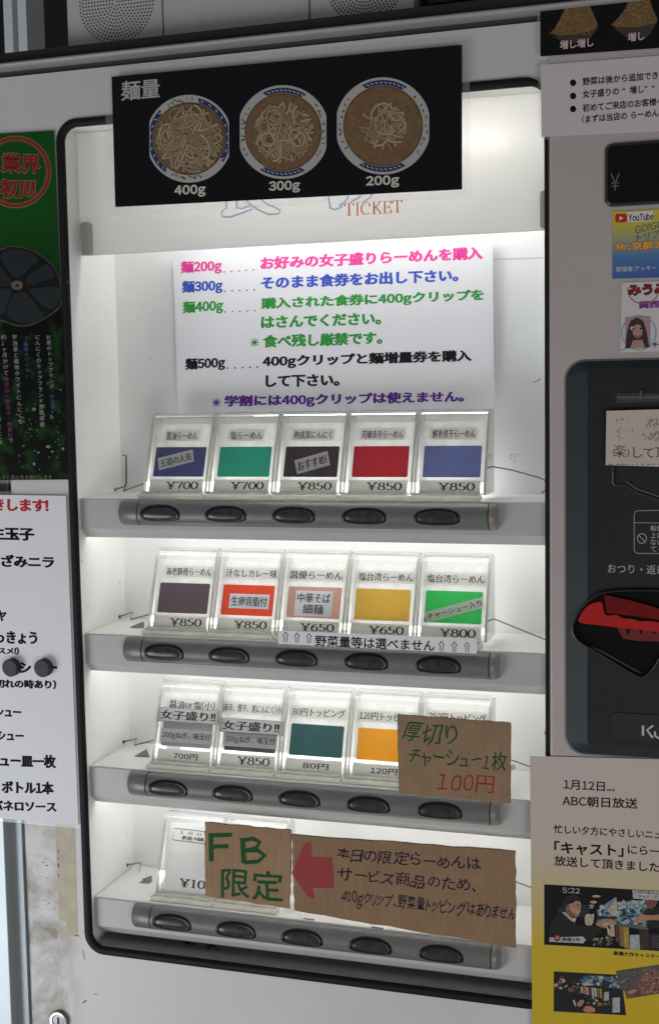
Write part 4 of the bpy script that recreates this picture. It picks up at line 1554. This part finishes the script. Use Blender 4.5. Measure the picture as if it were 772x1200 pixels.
# ---- bullet rules sign
t, F = sheet('rules_card', 'white laminated card with three bulleted lines, over the black price display', 'notice', [(633, 76), (900, 55), (900, 148), (634, 160.5)], DY - .0014, mat('card_paper', (.62, .55, .56), .5, noise=.02), thick=.0005, lam_px=3)
b = MB()
for (x, y) in ((671, 97), (671, 112.5), (671, 127.7)):
    b.poly(F, arc(x, y, 3.6, 3.9, 0, 340, 18), BLACKINK, 1)
for s_, p0, x1, h in (('野菜は後から追加できます', (682, 100.5), 789, 9.5), ('女子盛りの “増し”“増し増し”', (682, 115.2), 810, 9.5), ('初めてご来店のお客様へ', (682, 131.5), 777, 9.5), ('(まずは当店の らーめんの量を', (681.5, 144.8), 796, 9.5)):
    b.text(F, s_, p0, (x1, p0[1] - (x1 - p0[0]) * .088), h, BLACKINK, 1, wx=.022)
b.build('lettering', t)

# ---- video channel sticker


def grad_mat(name, stops, axis_len):
    m = mat(name, (1, 1, 1), .35)
    nt = m.node_tree
    bs = nt.nodes['Principled BSDF']
    tc = nt.nodes.new('ShaderNodeTexCoord'); sx = nt.nodes.new('ShaderNodeSeparateXYZ')
    nt.links.new(tc.outputs['Object'], sx.inputs[0])
    r = nt.nodes.new('ShaderNodeMapRange')
    r.inputs[1].default_value, r.inputs[2].default_value = -axis_len / 2, axis_len / 2
    nt.links.new(sx.outputs[2], r.inputs[0])
    cr = nt.nodes.new('ShaderNodeValToRGB')
    e = cr.color_ramp.elements
    for i, (p, c) in enumerate(stops):
        q = e[i] if i < 2 else e.new(p)
        q.position = p; q.color = (*c, 1)
    nt.links.new(r.outputs[0], cr.inputs[0]); nt.links.new(cr.outputs[0], bs.inputs['Base Color'])
    return m


t, F = sheet('channel_sticker', 'sticker printed yellow fading into blue with a red play logo', 'sticker', [(717, 248), (905, 238), (905, 322), (717, 326.5)], DY - .0008, grad_mat('sticker_print', ((0, (.05, .10, .38)), (1, (.62, .50, .03)), (.35, (.08, .20, .40)), (.75, (.50, .45, .06))), .062), thick=.0004)
b = MB()
wq = mat('logo_white', (.7, .68, .66), .5)
b.poly(F, [(734, 248.5), (765, 247), (765, 259), (735, 260.5)], wq, 1)
rr = rrect(720.3, 733.8, 250.6, 260.6, 2.5)
b.poly(F, rr, mat('logo_red', (.55, .012, .012), .4), 2)
b.poly(F, [(725.3, 253.1), (725.3, 258.3), (729.8, 255.6)], wq, 3)
b.text(F, 'YouTube', (736, 259.3), (765, 257.8), 8.6, BLACKINK, 3, wx=.012)
NB = mat('sticker_navy', (.03, .09, .22), .5)
b.text(F, 'GO!GO!', (743.5, 274), (779, 266), 8.4, NB, 2)
b.text(F, 'トリプル', (745.5, 283), (782, 276), 9, NB, 2)
YEL, ORG_ = mat('sticker_yellow', (.75, .50, .05), .5), mat('sticker_orange_red', (.55, .07, .02), .5)
b.text(F, 'Mr.京都アッキー', (721, 294.8), (815, 290), 11, ORG_, 2, wx=.06)
b.text(F, 'Mr.京都アッキー', (722, 294), (814, 289.2), 9.4, YEL, 3, wx=.018)
b.text(F, '管理者:アッキー', (721, 318.8), (768.5, 316.5), 6, wq, 2)
b.build('lettering', t)

# ---- fan sticker
t, F = sheet('fan_sticker', 'white sticker with red bubble lettering and a small portrait photo', 'sticker', [(728, 331), (905, 325), (905, 409), (726, 413)], DY - .0008, mat('sticker_white', (.62, .58, .58), .4), thick=.0004)
b = MB()
BLC = mat('sticker_pale_blue', (.16, .38, .46), .5); ORR = mat('sticker_rust', (.40, .10, .03), .5); DRD = mat('sticker_dark_red', (.28, .01, .015), .5); VIO = mat('sticker_violet', (.22, .02, .30), .5)
b.text(F, 'みうみう', (735, 347.5), (795, 344.5), 14, BLACKINK, 2, wx=.075)
b.text(F, 'みうみう', (736.5, 346), (793.5, 343), 12, DRD, 3, wx=.03)
b.stroke(F, arc(753, 340, 18, 16, 20, 190, 16), 1.2, ORR, 2)
b.text(F, '関西女', (748.5, 362), (784, 360), 9, VIO, 2, wx=.05)
b.stroke(F, arc(748, 390, 20, 20, 0, 357, 30), 1.4, BLC, 1, close=True)
b.stroke(F, [(727, 411), (740, 405), (758, 408)], 1.2, BLC, 1)
b.text(F, 'チーム', (764, 407.5), (784, 406), 6, BLACKINK, 2, wx=.03)
b.build('lettering', t)
b = MB()
b.poly(F, [(732, 372), (761, 370.5), (761, 407), (732, 408.5)], mat('portrait_pink', (.38, .24, .30), .5), 3)
HR = mat('portrait_hair', (.035, .02, .018), .5); FC = mat('portrait_face', (.40, .24, .19), .5)
b.poly(F, [(735, 385), (738, 376), (746, 372), (753, 376), (757, 388), (759.5, 404), (761, 407), (732, 408.4), (733, 398)], HR, 4)
b.poly(F, arc(746.5, 388, 5.8, 8, 0, 340, 18), FC, 5)
b.poly(F, [(741, 399), (752, 398), (755, 407), (738, 408)], FC, 5)
b.poly(F, arc(741.5, 385.5, 1.4, 1.2, 0, 320, 8), BLACKINK, 6); b.poly(F, arc(750.5, 385, 1.4, 1.2, 0, 320, 8), BLACKINK, 6)
b.stroke(F, [(744, 393.6), (747, 394.4), (749.5, 393.3)], 1.2, DRD, 6)
b.poly(F, arc(740, 384.5, 2.2, 2.2, 0, 340, 12), mat('portrait_flare', (.5, .47, .47), .5), 6)
b.build('portrait_photo', t)

# ---- smudged white board hung over the note slot
t, F = sheet('smudged_board', 'small cream board with rubbed-out marker writing over the note slot', 'sign', [(710, 481.5), (905, 476), (905, 551), (709, 545)], CPY - .006, mat('board_cream', (.55, .48, .41), .45, noise=.05, nscale=40), thick=.003)
b = MB()
SM = mat('marker_smudge', (.24, .20, .18), .6); SMD = mat('marker_dark', (.05, .035, .045), .6)
rnd = random.Random(9)
for k in range(46):
    x, y = rnd.choice(((rnd.gauss(724, 2), rnd.uniform(488, 515)), (rnd.gauss(740, 3), rnd.uniform(488, 515)), (rnd.uniform(755, 772), rnd.uniform(490, 502)), (rnd.uniform(752, 772), rnd.uniform(505, 517))))
    b.stroke(F, [(x, y), (x + rnd.uniform(-1.2, 1.2), y + rnd.uniform(.5, 3))], rnd.uniform(.4, 1.2), SM, 1)
b.text(F, '楽', (718, 536), (733, 537), 15, SMD, 2, wx=-.012, wob=.03)
b.text(F, 'して頂く', (741, 536.5), (792, 537), 13, SMD, 2, wx=-.004, jit=.5, wob=.02)
b.text(F, 'ね', (757, 501), (772, 500), 11, SM, 2, wx=-.01, wob=.02); b.text(F, 'め', (759, 517), (772, 516), 11, SM, 2, wx=-.01, wob=.02)
b.stroke(F, [(735, 527), (736.5, 531), (734, 536)], .9, SMD, 2); b.stroke(F, [(719, 526), (717.5, 530), (719, 534)], .9, SM, 2)
for e in range(20):
    x = rnd.uniform(712, 771)
    b.stroke(F, [(x, 544.2), (x + rnd.uniform(1, 3), 544.3)], .6, SMD, 1)
b.build('lettering', t)

# ---- yellow television poster
t, F = sheet('television_poster', 'poster fading from white to yellow with television photos and black lettering', 'poster', [(620.5, 886), (905, 893), (905, 1290), (624, 1290)], DY - .0014,
             grad_mat('tv_poster_print', ((.0, (.58, .40, .01)), (1, (.55, .48, .44)), (.42, (.57, .41, .02)), (.56, (.54, .45, .20)), (.74, (.55, .47, .41))), .31), thick=.0005)
b = MB()
PB = dict(wx=.014)
for s_, p0, p1, h in (('1月12日...', (660, 925), (719.5, 928.5), 11.5), ('ABC朝日放送', (658.5, 944.5), (746.5, 948), 12.5), ('忙しい夕方にやさしいニュース', (648.5, 976.5), (796, 985), 10.5),
                      ('「キャスト」', (649, 1000.5), (730, 1004.5), 15), ('にらーめん荘', (735, 1001), (812, 1006.5), 11.5), ('放送して頂きました。', (649, 1014.5), (778, 1023), 12)):
    b.text(F, s_, p0, p1, h, BLACKINK, 1, wx=.028 if 'キャ' in s_ else .016)
b.build('lettering', t)
b = MB()
b.text(F, '高橋大作キャスターの', (718, 1119.5), (779, 1124), 5.2, BLACKINK, 1, wx=.02)
b.build('caption', t)
b = MB()
b.poly(F, [(637.2, 1036.3), (905, 1052), (905, 1122), (637.2, 1107)], mat('tv_dark', (.006, .006, .008), .25), 1)
TV = {k: mat('tv_' + k, c, .4, noise=.3, nscale=260) for k, c in dict(suit=(.008, .008, .010), skin=(.36, .20, .12), shirt=(.42, .40, .38), teal=(.12, .25, .30), pale=(.38, .42, .44), apron=(.010, .010, .012), wood=(.20, .13, .05), cream=(.42, .36, .28), orange=(.36, .15, .06), grey=(.10, .10, .11), yell=(.36, .26, .04)).items()}
rnd = random.Random(21)


def tp(p, n=1, k=5.514, ox=632, oy=1030):
    q = [(ox + x / k, oy + y / k) for x, y in p]
    return chaikin(q, n) if n else q


def spot(F, b, n_, box, size, keys, l0, k, ox, oy):
    for i in range(n_):
        x, y = rnd.uniform(box[0], box[2]), rnd.uniform(box[1], box[3])
        w, h = rnd.uniform(.3, 1) * size, rnd.uniform(.2, .8) * size
        a = rnd.uniform(-.6, .6)
        b.poly(F, tp([(x - w, y - h * a), (x + w * .2, y - h), (x + w, y + h * a), (x - w * .1, y + h)], 1, k, ox, oy), TV[rnd.choice(keys)], l0 + i * .01)


TV.update({k_: mat('tv_' + k_, c, .4, noise=.35, nscale=260) for k_, c in dict(navy=(.012, .018, .028), brown=(.035, .022, .014), skind=(.16, .075, .045), redd=(.14, .03, .02), green=(.08, .14, .05), meat=(.19, .085, .075), meatl=(.26, .14, .12), steel=(.085, .075, .066), tealm=(.05, .12, .16), white=(.36, .37, .37)).items()})
P1 = lambda p, n=1: tp(p, n)
b.poly(F, P1([(90, 200), (200, 150), (320, 170), (310, 240), (180, 260)]), TV['navy'], 2)
b.poly(F, P1([(368, 205), (440, 150), (492, 115), (505, 165), (600, 135), (690, 165), (670, 230), (692, 270), (690, 312), (520, 290), (500, 270), (440, 240), (385, 262)], 0), TV['teal'], 2)
spot(F, b, 120, (380, 175, 690, 295), 26, ('teal', 'pale', 'tealm', 'white', 'pale', 'navy'), 3, 5.514, 632, 1030)
spot(F, b, 40, (500, 140, 680, 190), 22, ('teal', 'pale', 'white'), 4.3, 5.514, 632, 1030)
b.poly(F, P1([(435, 200), (494, 118), (502, 245), (470, 238)], 0), TV['cream'], 5)
spot(F, b, 22, (530, 205, 610, 270), 14, ('navy', 'tealm', 'suit'), 5.2, 5.514, 632, 1030)
b.poly(F, P1([(365, 235), (420, 245), (505, 240), (500, 262), (420, 262), (370, 258)]), TV['navy'], 5.6)
b.poly(F, P1([(288, 240), (312, 222), (340, 232), (352, 215), (345, 300), (295, 305)]), TV['cream'], 5.7)
b.poly(F, P1([(60, 395), (62, 320), (80, 265), (140, 212), (200, 262), (232, 285), (262, 302), (360, 298), (402, 315), (405, 345), (330, 385), (300, 400), (60, 400)]), TV['suit'], 6)
b.poly(F, P1([(150, 222), (185, 205), (222, 245), (205, 262), (165, 236)]), TV['skind'], 6.4)
b.poly(F, P1([(143, 215), (160, 213), (205, 256), (236, 250), (226, 282), (205, 272)], 0), TV['shirt'], 6.6)
b.poly(F, P1([(170, 205), (168, 168), (195, 150), (230, 138), (262, 142), (267, 180), (262, 192), (269, 206), (258, 216), (254, 234), (232, 247), (205, 238), (185, 220)]), TV['skin'], 7)
b.poly(F, P1([(205, 238), (185, 218), (172, 200), (190, 195), (205, 215), (232, 236), (232, 246)]), TV['skind'], 7.2)
b.poly(F, P1([(166, 172), (178, 158), (192, 168), (190, 195), (176, 196)]), TV['skind'], 7.3)
b.poly(F, P1([(158, 200), (148, 150), (165, 116), (205, 100), (245, 104), (272, 132), (262, 148), (232, 140), (222, 152), (200, 160), (190, 162), (170, 170)]), TV['suit'], 7.5)
b.poly(F, P1([(232, 212), (254, 208), (250, 220), (236, 222)]), TV['shirt'], 7.6)
b.poly(F, P1([(236, 168), (256, 164), (258, 170), (238, 174)]), TV['suit'], 7.6)
b.poly(F, P1([(352, 292), (392, 264), (432, 254), (502, 270), (494, 290), (445, 298), (425, 322), (395, 312)]), TV['skin'], 7.7)
b.poly(F, P1([(400, 290), (440, 278), (490, 280), (440, 290), (415, 306)]), TV['cream'], 7.8)
for x, y, w, h in ((365, 112, 28, 8), (347, 150, 22, 9), (335, 172, 18, 6), (333, 186, 14, 4)):
    b.poly(F, tp(arc(x, y, w, h, 0, 340, 14), 0), TV['cream'], 7)
for p, k_ in (([(455, 290), (480, 288), (484, 372), (458, 372)], 'cream'), ([(488, 300), (505, 300), (512, 420), (490, 400)], 'redd'), ([(510, 305), (540, 308), (548, 440), (516, 430)], 'wood'), ([(540, 310), (574, 314), (578, 452), (546, 445)], 'yell'), ([(580, 362), (642, 360), (648, 458), (582, 455)], 'white'),
              ([(642, 325), (702, 330), (706, 462), (650, 460)], 'brown'), ([(704, 350), (790, 352), (790, 470), (706, 458)], 'suit'), ([(500, 284), (700, 316), (700, 332), (500, 302)], 'grey'), ([(430, 300), (455, 330), (460, 372), (440, 360)], 'cream')):
    b.poly(F, P1(p, 0), TV[k_], 6.2)
spot(F, b, 34, (340, 370, 470, 430), 20, ('green', 'cream', 'grey', 'brown', 'suit', 'wood'), 6.5, 5.514, 632, 1030)
for i in range(7):
    b.stroke(F, tp([(722, 370 + i * 12), (800, 371 + i * 12)], 0), .7, TV['grey'], 7)
b.poly(F, P1([(655, 235), (682, 192), (720, 200), (800, 160), (800, 320), (690, 312), (698, 260)]), TV['suit'], 6.5)
b.poly(F, P1([(670, 128), (700, 100), (770, 118), (750, 175), (718, 200), (688, 182)]), TV['skind'], 7)
b.poly(F, P1([(608, 262), (650, 226), (700, 236), (800, 228), (800, 268), (690, 264), (655, 286), (620, 284)]), TV['skin'], 7.2)
b.poly(F, P1([(598, 72), (800, 82), (800, 142), (602, 126)], 0), TV['shirt'], 7.5)
b.poly(F, P1([(62, 378), (278, 372), (298, 394), (280, 416), (62, 406)], 0), TV['shirt'], 8)
b.poly(F, tp(arc(113, 382, 21, 23, 0, 340, 16), 0), TV['redd'], 8.5); b.poly(F, tp(arc(113, 380, 14, 14, 0, 340, 12), 0), TV['orange'], 9)
b.text(F, '高橋大作', (658.5, 1103), (679, 1103.6), 4.4, BLACKINK, 9, wx=.012)
b.text(F, '5:22', (658.5, 1046.2), (679, 1047.3), 6.4, TV['white'], 9, wx=.012)
b.text(F, 'ラーメンと美味しい', (747, 1052.2), (790, 1053.8), 3.6, TV['tealm'], 9)
b.text(F, '行列が絶えない', (743, 1046.8), (776, 1048.3), 2.8, TV['redd'], 9)
b.build('broadcast_photo', t)

P2 = lambda p, n=1: tp(p, n, 5.94, 642, 1125)
b = MB()
b.poly(F, P2([(38, 80), (505, 105), (540, 385), (38, 358)], 0), TV['suit'], 2)
spot(F, b, 26, (50, 120, 130, 195), 22, ('redd', 'cream', 'orange', 'brown', 'suit', 'pale'), 2.5, 5.94, 642, 1125)
b.poly(F, P2([(210, 130), (300, 100), (492, 128), (496, 198), (372, 186), (350, 170), (300, 182), (222, 178)]), TV['tealm'], 2.6)
spot(F, b, 70, (225, 115, 490, 190), 20, ('teal', 'pale', 'tealm', 'navy', 'white'), 3, 5.94, 642, 1125)
b.poly(F, P2([(365, 192), (374, 150), (400, 138), (422, 168), (426, 198)]), TV['navy'], 4)
for i, k_ in enumerate(('cream', 'orange', 'cream', 'redd', 'white', 'cream', 'wood', 'yell')):
    x = 222 + i * 19
    b.poly(F, P2([(x, 184 + i * 2), (x + 16, 186 + i * 2), (x + 20, 235 + i * 5), (x + 6, 228 + i * 5)], 0), TV[k_], 4.2)
b.poly(F, P2([(388, 224), (420, 220), (422, 282), (386, 284)], 0), TV['white'], 4.4)
b.poly(F, P2([(446, 262), (498, 260), (498, 362), (446, 368)], 0), TV['white'], 4.4)
b.poly(F, P2([(80, 348), (92, 245), (120, 190), (150, 168), (166, 195), (158, 228), (192, 270), (180, 345)]), TV['suit'], 4.6)
b.poly(F, P2([(138, 195), (152, 190), (168, 205), (160, 225), (140, 220)]), TV['skind'], 4.8)
spot(F, b, 30, (160, 150, 240, 230), 16, ('brown', 'cream', 'suit', 'grey', 'redd'), 4.2, 5.94, 642, 1125)
spot(F, b, 20, (260, 250, 340, 310), 14, ('tealm', 'cream', 'green', 'suit'), 4.2, 5.94, 642, 1125)
b.poly(F, P2([(150, 352), (172, 292), (200, 258), (246, 262), (256, 290), (236, 345)]), TV['suit'], 5)
b.poly(F, P2([(192, 285), (214, 262), (252, 282), (240, 312), (215, 330), (196, 312)]), TV['skin'], 5.2)
b.poly(F, P2([(180, 285), (205, 255), (250, 262), (256, 284), (225, 274), (205, 300), (190, 310)]), TV['suit'], 5.3)
b.poly(F, P2([(170, 280), (182, 276), (194, 318), (186, 325)], 0), TV['shirt'], 5.4)
b.poly(F, P2([(236, 345), (268, 314), (320, 330), (332, 362), (262, 368)]), TV['skin'], 5.4)
b.text(F, '熱々?', (699.5, 1179.6), (714.5, 1178.8), 5, TV['yell'], 7, wx=.01)
b.build('broadcast_photo', t)
b = MB()
b.poly(F, P2([(470, 80), (772, 35), (1000, 0), (1000, 200), (772, 235), (545, 270), (530, 215), (500, 208), (490, 150)], 0), TV['steel'], 6)
for i in range(9):
    b.stroke(F, P2([(490 + i * 9, 165 - i * 4), (560 + i * 16, 120 - i * 6), (640 + i * 8, 82 - i * 3)], 0), .8, TV[rnd.choice(('grey', 'brown', 'cream', 'steel'))], 6.3)
b.poly(F, P2([(635, 130), (690, 66), (745, 58), (790, 90), (800, 200), (772, 226), (700, 246), (640, 236), (622, 185)]), TV['meat'], 7)
spot(F, b, 80, (645, 85, 780, 228), 17, ('meat', 'meatl', 'skin', 'meat', 'brown', 'meatl'), 7.4, 5.94, 642, 1125)
b.poly(F, P2([(532, 222), (610, 194), (640, 215), (600, 245), (552, 266)]), TV['skind'], 8.4)
b.poly(F, P2([(540, 222), (600, 202), (622, 214), (570, 240)]), TV['skin'], 8.6)
b.build('broadcast_photo', t)

# ================================================================== around the machine
# aluminium frame beside the cabinet (lower left)
ALU = mat('aluminium', (.40, .45, .47), .38, metal=.35, noise=.04, nscale=20)
ALUD = mat('aluminium_groove', (.42, .47, .49), .4, metal=.3)
fx = at(33.5, 1000, .03).x
fr = thing('door_frame', 'pale grey aluminium door frame beside the cabinet', 'door frame', (fx - .02, .05, .55))
b = MB()
b.box(fx - .035, fx - .0175, .012, .09, .55, ZTOP - .03, ALU)
b.box(fx - .0035, fx - .0005, .020, .09, .55, ZTOP - .03, ALU)
b.box(fx - .075, fx - .0352, .020, .09, .55, ZTOP - .03, ALU)
b.build('profile', fr, bevel=.0012)
b = MB()
b.box(fx - .0178, fx - .0002, .026, .088, .55, ZTOP - .031, ALUD)
b.build('groove', fr)

# dark wall behind, bright post, speaker box and packages on the top
zb0 = at(386, 23).z + .0004
b = MB()
b.face([(-2.2, 1.2, -.2), (2.2, 1.2, -.2), (2.2, 1.2, 3.4), (-2.2, 1.2, 3.4)], mat('dark_wall', (.012, .012, .012), .8, noise=.3, nscale=4))
o = b.build('wall'); o['kind'] = 'structure'
pt = thing('metal_post', 'bright grey metal post with a dark groove behind the cabinet top', 'post', at(19, 84, .5))
b = MB()
PZ = at(19, 92, .5).z
xa, xb_ = at(5.5, 40, .5).x, at(32, 40, .5).x
w = xb_ - xa
PM_ = mat('post_aluminium', (.85, .87, .88), .4, metal=.0, noise=.03)
b.box(xa, xa + w * .38, .5, .55, .6, 2.6, PM_)
b.box(xa + w * .62, xb_, .5, .55, .6, 2.6, PM_)
b.build('rail', pt)
b = MB()
b.box(xa + w * .37, xa + w * .63, .52, .549, .6, 2.6, ALUD)
b.build('groove', pt)

SPY = .012
sx0, sx1 = at(79.5, 60, SPY).x, at(485.5, 20, SPY).x
zs = zb0
sp = thing('speaker_box', 'grey metal box with two round perforated speaker grilles on the cabinet top', 'speaker box', ((sx0 + sx1) / 2, SPY + .1, zs))
SPM = mat('speaker_metal', (.55, .55, .555), .42, metal=.2, noise=.04, nscale=25, bump=.05)
xs_ = [sx0, at(191.5, 50, SPY).x, at(362.5, 30, SPY).x, sx1]
for i in range(3):
    b = MB()
    b.box(xs_[i] + .0006, xs_[i + 1] - .0006, SPY, SPY + .2, zs, zs + .26, SPM)
    b.build('front_panel', sp, bevel=.0015)
HOLEM = mat('grille_hole', (.006, .006, .006), .7)
for (cxp, cyp, rp) in ((136.5, 2, 43), (428, -22, 45)):
    b = MB()
    c = at(cxp, cyp, SPY)
    rad = (at(cxp + rp, cyp, SPY) - c).length
    nr_ = 13
    for k in range(nr_):
        rr_ = rad * (k + .3) / (nr_ - .7)
        cnt = max(1, int(2 * math.pi * rr_ / (rad / nr_ * 1.12)))
        for j in range(cnt):
            a = 2 * math.pi * j / cnt
            x, z = c.x + rr_ * math.cos(a), c.z + rr_ * math.sin(a)
            if z < zs + .003:
                continue
            b.raw([(x + .00092 * math.cos(q), SPY - .00015, z + .00092 * math.sin(q)) for q in (i * math.pi / 4 for i in range(8))], [tuple(range(8))], HOLEM)
    b.build('speaker_grille', sp)

# plastic bags of red and white goods on the top
rnd = random.Random(4)
BAG = mat('bag_plastic', (.30, .27, .28), .15, noise=.35, nscale=40)
BAGR = mat('bag_red', (.25, .012, .016), .2, noise=.3, nscale=40)
BAGD = mat('bag_brown', (.03, .018, .014), .35, noise=.4, nscale=60)
for (x0, x1, y0, m, lb) in ((490, 538, -45, BAGD, 'dark brown crumpled package beside the speaker box'), (540, 588, -35, BAGR, 'red glossy package between the brown and the clear bag'), (585, 636, -40, BAG, 'clear crumpled plastic bag nearest the sprout sign')):
    a_, c_ = at(x0, 15, .03), at(x1, y0, .03)
    o = MB()
    nu, nv = 16, 12
    rings = []
    for j in range(nv + 1):
        ph = math.pi * (j / nv - .5)
        ring_ = []
        for i in range(nu):
            th = 2 * math.pi * i / nu
            k = 1 + rnd.uniform(-.10, .10)
            ex = math.copysign(abs(math.cos(th)) ** .6, math.cos(th)) * max(.05, math.cos(ph)) ** .4
            ey = math.copysign(abs(math.sin(th)) ** .6, math.sin(th)) * max(.05, math.cos(ph)) ** .4
            ring_.append(((a_.x + c_.x) / 2 + (c_.x - a_.x) / 2 * ex * k, .06 + .035 * ey * k, zs + .035 + .035 * math.copysign(abs(math.sin(ph)) ** .7, math.sin(ph)) * (1 if j < 2 else k)))
        rings.append(ring_)
    o.loops(rings, m, True, True, smooth=False)
    if m is BAGR:
        o.box((a_.x + c_.x) / 2 + .004, (a_.x + c_.x) / 2 + .014, .022, .0235, zs + .002, zs + .05, mat('package_white', (.4, .38, .38), .4))
    tag(o.build('snack_package'), lb, 'package', 'packages on the cabinet top')
